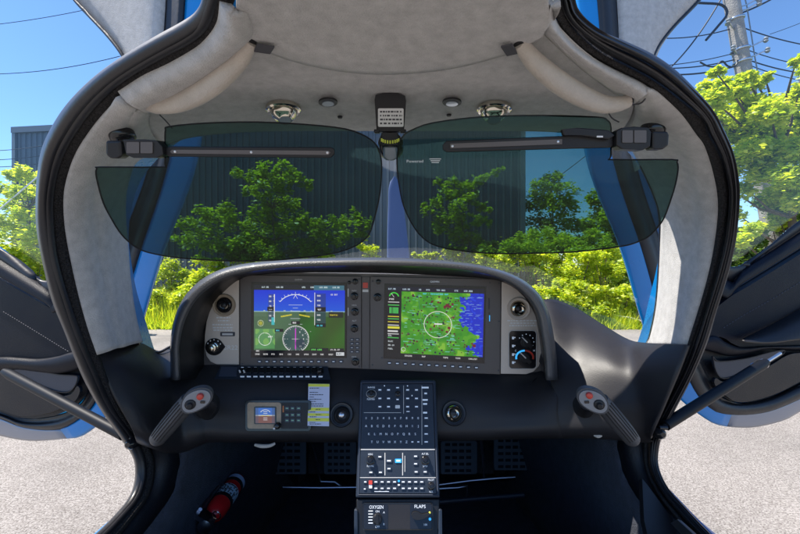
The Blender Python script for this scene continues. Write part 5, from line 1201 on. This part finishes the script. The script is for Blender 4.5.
# slim tree seen through the left visor
tree('young_tree', 'young tree with layered branches in front of the warehouse, behind the left visor', 'tree', onground(275, 13.5),
     [(255,178,9),(268,172,10),(283,170,10),(297,180,8),(250,190,7),(262,190,10),(282,186,11),(275,205,12),(262,215,12),(290,205,9),(238,173,6),(310,186,6),(300,222,12),(320,228,11),(338,222,9),(352,216,8),(363,224,8),(340,236,11),(282,228,14),(255,232,14),(318,241,11),(360,236,8),(226,208,8),(213,218,11),(200,214,9),(232,222,11),(188,224,9),(240,244,14),(208,240,14),(184,240,10),(270,248,12),(300,250,12)],
     13.5, M['leaf'], 300, .15, 'young trees by the warehouse', .7, .06)
tree('young_tree', 'thin branching young tree against the warehouse wall, left half of the right visor', 'tree', onground(462, 13.5),
     [(428,212,6),(438,202,7),(446,195,8),(437,184,6),(452,185,8),(463,190,9),(474,184,8),(484,178,6),(494,172,5),(470,200,9),(480,206,6),(458,206,9),(447,216,9),(462,222,10),(475,220,7),(486,222,6),(440,226,8),(455,236,9),(470,238,9),(422,206,4),(501,169,3),(492,210,4)],
     13.5, M['leaf'], 280, .14, 'young trees by the warehouse', .4, .045)
tree('bushy_tree', 'dense bushy tree just right of the warehouse corner', 'tree', onground(552, 15),
     [(538,188,9),(552,184,11),(566,190,10),(532,205,10),(548,205,13),(567,207,12),(535,225,12),(555,226,14),(574,226,10),(545,245,13),(566,245,13),(528,240,8),(560,176,6),(583,240,9)],
     15.5, M['leaf'], 380, .16, None, .8, .09)
tree('bushy_tree', 'dark rounded tree further right, beyond the bushy one by the warehouse corner', 'tree', onground(602, 19),
     [(596,198,9),(608,190,9),(620,196,10),(600,214,12),(616,216,13),(632,212,12),(604,232,13),(624,236,13),(588,226,9),(645,222,12),(590,244,10)],
     19, M['leaf'], 300, .24, None, 1, .1)
# big tree outside the right door
tree('tall_tree', 'tall bright leafy tree filling the right door window beside the utility pole', 'tree', (9.3, 8.6, 0),
     [(735,92,10),(722,85,8),(716,72,6),(745,80,8),(757,84,7),(765,78,5),(712,100,12),(730,112,14),(752,106,13),(770,112,14),(790,104,13),(800,90,8),(806,70,8),(796,62,5),(712,120,12),(742,128,16),(766,134,16),(790,130,16),(722,140,12),(752,150,15),(778,155,16),(800,150,14),(730,165,13),(760,172,12),(790,178,14),(745,190,9),(775,196,11),(800,200,12),(728,190,8),(820,120,20),(820,170,20),(738,215,7),(755,228,8),(740,240,8),(780,222,9),(705,88,7),(700,110,8)],
     8.2, M['leaf_yellow'], 640, .105, None, .8, .13, Vector((8.4, 8.4, 5.2)))
# vine-like shrub outside the left door
tree('climbing_shrub', 'leafy climbing shrub in front of the grey warehouse, seen through the left door window', 'shrub', onground(20, 11),
     [(14,176,7),(24,172,8),(36,178,8),(46,172,7),(55,166,6),(18,192,9),(34,195,9),(48,196,8),(10,208,9),(26,214,11),(44,216,10),(14,232,12),(34,236,13),(50,238,11),(20,252,12),(42,258,13),(55,262,9),(56,276,9),(2,222,10),(-6,245,12),(60,215,8),(66,240,10),(0,190,7)],
     11, M['leaf_yellow'], 460, .12, None, .7, .06)
# hedge of separate bushes behind the verge
def bush(lab, px, py, r, d, mt, size, n_, name='bush', group='wild bushes beyond the apron'):
    o = thing(name, lab, 'bush', onground(px, d), group); c0 = P(px, py, d); R = r*d/F; rr = random.Random(int(px*7+py))
    cs, rs, ns = [], [], []
    for i in range(16):
        a = rr.uniform(0, 6.28); q = rr.uniform(.1, 1.05)
        cs.append((c0.x+R*q*math.cos(a), c0.y+R*.6*q*math.sin(a), max(.2, c0.z+R*rr.uniform(-.7, .85)))); rs.append(R*rr.uniform(.2, .52)); ns.append(int(n_/16*2.4))
    leaves('leaves', cs, rs, ns, size, M[mt], o)
    b = MB(); base = Vector(onground(px, d))
    for c in cs: c = Vector(c); b.tube([base, (base+c)/2+Vector((.05, 0, .1)), c], [.02, .014, .006], 5)
    b.build('stems', M['bark'], o, True)
bl = [
 ('tall bush rising behind the right end of the hood', 520,250,20,13.8,'leaf_yellow',.10,2000),
 ('tall bush under the right visor, right of the warehouse corner', 556,250,22,14.0,'leaf_yellow',.10,2200),
 ('tall bush under the right visor, near the blue door edge', 596,252,24,14.2,'leaf_yellow',.10,2200),
 ('bush under the right visor left of the warehouse corner', 484,256,15,13.8,'leaf',.12,1500),
 ('leafy bush under the left visor above the first display', 255,254,16,13.8,'leaf',.12,1500),
 ('pale leaved bush under the left visor beside the blue door edge', 168,285,22,13.2,'leaf',.11,1500),
 ('yellow-green bush low beside the left end of the dashboard hood', 160,306,17,12.0,'leaf_yellow',.10,1500),
 ('yellow-green bush just left of the dashboard hood', 188,302,17,12.0,'leaf_yellow',.10,1500),
 ('leafy bush above the left shoulder of the dashboard hood', 205,276,18,13.0,'leaf_yellow',.14,1400),
 ('bush behind the hood, half hidden under the left visor', 235,262,17,13.2,'leaf',.11,1300),
 ('bush over the hood near the first display', 275,262,18,13.2,'leaf',.11,1300),
 ('small bush over the middle of the hood', 318,258,14,13.4,'leaf',.11,1000),
 ('pale bush beside the propeller blade', 365,256,13,13.0,'leaf_yellow',.10,900),
 ('low bush right of the propeller blade', 428,262,11,13.2,'leaf',.12,800),
 ('leafy bush over the second display', 458,256,13,13.4,'leaf',.11,1000),
 ('bush above the right end of the hood', 500,260,19,13.0,'leaf_yellow',.13,1600),
 ('sunlit bush right of the dashboard hood, upper row', 535,262,20,12.8,'leaf_yellow',.10,1800),
 ('sunlit bush in the middle of the right windshield corner', 572,268,22,12.6,'leaf_yellow',.10,2000),
 ('sunlit bush nearest the right blue door edge', 606,272,24,12.6,'leaf_yellow',.10,2000),
 ('low yellow bush beside the right dashboard shoulder', 556,298,20,11.9,'leaf_yellow',.11,1900),
 ('low yellow bush above the right windshield corner', 590,303,20,11.9,'leaf_yellow',.11,1900),
 ('low yellow bush in the corner by the right pillar', 622,306,20,11.9,'leaf_yellow',.11,1900),
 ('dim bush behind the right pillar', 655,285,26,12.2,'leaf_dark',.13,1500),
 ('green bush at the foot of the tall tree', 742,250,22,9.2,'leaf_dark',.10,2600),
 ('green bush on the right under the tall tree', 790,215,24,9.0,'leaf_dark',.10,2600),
 ('bush filling the foot of the left door window', 30,275,24,10.4,'leaf_yellow',.10,1700),
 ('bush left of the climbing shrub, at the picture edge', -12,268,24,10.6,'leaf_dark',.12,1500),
]
for q in bl: bush(*q)
# grass and weeds along the apron edge
nb = 60000; X = RG.uniform(-11, 11, nb); Y = 11.15+RG.gamma(1.6, .9, nb); hh = RG.uniform(.15, .85, nb)*np.clip((Y-10.9)*1.2, .3, 1.4); aa = RG.uniform(0, 6.28, nb); wd = RG.uniform(.012, .03, nb); ln = RG.normal(0, .12, (nb, 2))
V = np.zeros((nb, 3, 3)); V[:, 0] = np.stack([X-np.cos(aa)*wd, Y-np.sin(aa)*wd, X*0-.02], 1); V[:, 1] = np.stack([X+np.cos(aa)*wd, Y+np.sin(aa)*wd, X*0-.02], 1); V[:, 2] = np.stack([X+ln[:, 0], Y+ln[:, 1], hh], 1)
me = bpy.data.meshes.new('grass'); me.from_pydata(V.reshape(-1, 3).tolist(), [], np.arange(nb*3).reshape(-1, 3).tolist()); me.materials.append(M['leaf_yellow'])
go = bpy.data.objects.new('grass', me); COL.objects.link(go); go['label'] = 'tall yellow-green grass and weeds along the edge of the concrete'; go['category'] = 'grass'; go['kind'] = 'stuff'
# far trees beyond the bushes, reading as one wood
cs, rs, ns = [], [], []
for i in range(70):
    x = RG.uniform(8, 60); y = RG.uniform(30, 55); cs.append((x, y, RG.uniform(.5, 4.2))); rs.append(RG.uniform(1.6, 2.6)); ns.append(330)
wood = leaves('far_wood', cs, rs, ns, .55, M['leaf_dark'], None); wood['label'] = 'far line of dark trees beyond the right of the warehouse'; wood['category'] = 'wood'; wood['kind'] = 'stuff'
# earth bank under the tall tree
bm_ = mat('sandy_bank', (.27, .23, .17), .95, bump=1, bscale=8, var=.25, vscale=2, bdist=.05)
rows = []
for i in range(24):
    u = i/23; rows.append([Vector((7.2+v_*5.5, 10.2+u*3.2, (1.2+2.0*v_)*math.sin(math.pi*min(1, u*.5))*math.sin(math.pi*(.06+.9*v_))**.5+.12*noise.noise(Vector((u*5, v_*7, 0))))) for v_ in np.linspace(0, 1, 30)])
bo = grid('earth_bank', rows, bm_); struct(bo)
# ------------------------------------------------------------------ utility pole and wires
pb, ptp = P(790,345,9.6), P(722,-55,9.6); pb.z = 0
po = thing('utility_pole', 'weathered grey wooden utility pole leaning behind the tall tree on the right', 'utility pole', pb)
n = 20; dv = (ptp-pb); b = MB(); b.tube([pb+dv*(i/(n-1)) for i in range(n)], [.20-.04*i/(n-1) for i in range(n)], 20); b.build('pole_shaft', M['polewood'], po, True)
def pp(y): 
    t_ = ((267-y)/F*9.6+H0)/dv.z; return pb+dv*t_
for yy in (20, 50, 62):
    b = MB(); b.lathe(pp(yy)-Vector((0, 0, .02)), dv, [(.20, 0), (.205, .01), (.205, .035), (.20, .045)], 20); b.build('band', M['steel'], po, True)
for yy, sx in ((8, 1), (30, -1), (48, 1), (56, -1), (58, 1), (12, 1)):
    b = MB(); p = pp(yy); e_ = p+Vector((sx*.42, -.25, .08)); b.tube([p, (p+e_)/2+Vector((0, 0, -.05)), e_], .02, 6); b.build('bracket', M['steel'], po, True)
    b = MB(); b.lathe(e_, (0, 0, 1), [(.03, -.08), (.055, -.05), (.035, -.02), (.055, .01), (.03, .05)], 12); b.build('insulator', M['insul'], po, True)
b = MB(); b.tube([pp(-30)+Vector((.2,-.1,0)), pp(10)+Vector((.24,-.12,0)), pp(60)+Vector((.22,-.12,0)), pp(100)+Vector((.24,-.12,0))], .014, 6); b.build('conduit', M['insul'], po, True)
def wire(lab, a, bb, sag, r=.014, loc='x'):
    n = 24; a = Vector(a); bb = Vector(bb); pts = [a+(bb-a)*(i/(n-1))+Vector((0, 0, -sag*4*(i/(n-1))*(1-i/(n-1)))) for i in range(n)]
    o = MB().tube(pts, r, 6).build('overhead_wire', M['wire'], None, True, origin=a); tag(o, lab, 'overhead wire', 'overhead wires'); return o
wr = [
 ('wire sloping down right of the pole, uppermost on that side', (742,27,9.6), (812,46,9.6), .05, .02),
 ('wire right of the pole, second below the top bracket', (748,50,9.6), (812,66,9.6), .05, .016),
 ('wire right of the pole just above the leaves', (752,61,9.6), (812,74,9.6), .05, .022),
 ('lowest wire right of the pole, touching the leaves', (752,66,9.6), (812,82,9.6), .05, .016),
 ('wire rising from the pole to the upper right corner', (741,13,9.6), (780,-6,9.4), .03, .03),
 ('faint wire crossing the sky to the right picture edge', (770,34,14), (812,18,14), .02, .015),
 ('wire from the left reaching the pole below its top', (660,38,9.8), (733,28,9.6), .08, .02),
 ('wire left of the pole above the double cable', (655,66,9.8), (738,52,9.6), .06, .016),
 ('upper cable of the pair left of the pole', (660,68,9.8), (740,58,9.6), .08, .022),
 ('lower cable of the pair left of the pole', (662,74,9.8), (742,64,9.6), .10, .03),
 ('slack diagonal wire from the pole top down to the left', (672,66,9.8), (726,-10,9.6), .15, .025),
 ('wire across the upper sky of the left door window', (-20,26,16), (110,4,16), .1, .018),
 ('long wire across the middle sky of the left door window', (-20,74,16), (120,56,16), .2, .022),
 ('wire crossing just under the warehouse roof edge on the left', (-20,151,14), (70,140,14), .1, .018),
 ('second wire on the left, over the warehouse wall', (-20,160,14), (70,150,14), .1, .018),
 ('third wire on the left, lowest, over the warehouse wall', (-20,167,14), (70,158,14), .1, .018),
 ('wire crossing the bright sky in the right visor', (530,196,22), (600,144,22), .1, .03),
]
for lab, (x0, y0, d0), (x1, y1, d1), sag, r in wr: wire(lab, P(x0, y0, d0), P(x1, y1, d1), sag, r*.7)
# looped cable left of the pole
q = cr([P(660,6,9.5), P(684,3,9.5), P(704,3,9.5), P(722,5,9.5), P(727,14,9.5), P(718,26,9.5), P(706,40,9.5)], 40)
tag(MB().tube([Vector(x) for x in q], .03, 6).build('cable_loop', M['wire'], None, True, origin=Vector(q[0])), 'thick looped cable hanging left of the pole top', 'cable', 'overhead wires')
q = cr([P(700,62,9.4), P(708,66,9.4), P(716,66,9.4), P(722,61,9.4), P(728,66,9.4), P(735,66,9.4), P(738,60,9.4)], 40)
tag(MB().tube([Vector(x) for x in q], .02, 6).build('cable_loop', M['wire'], None, True, origin=Vector(q[0])), 'small cable loops hanging under the paired cables left of the pole', 'cable', 'overhead wires')
# thin guy wire/stay on the left
a_, b_ = P(8,202,10.2), P(48,168,10.2); dd = (b_-a_); g0 = a_-dd*((a_.z)/dd.z)
tag(MB().tube([g0, b_+dd*1.2], .018, 8).build('guy_wire', M['paint_white'], None, True, origin=g0), 'pale slanting stay crossing the climbing shrub on the left', 'guy wire')
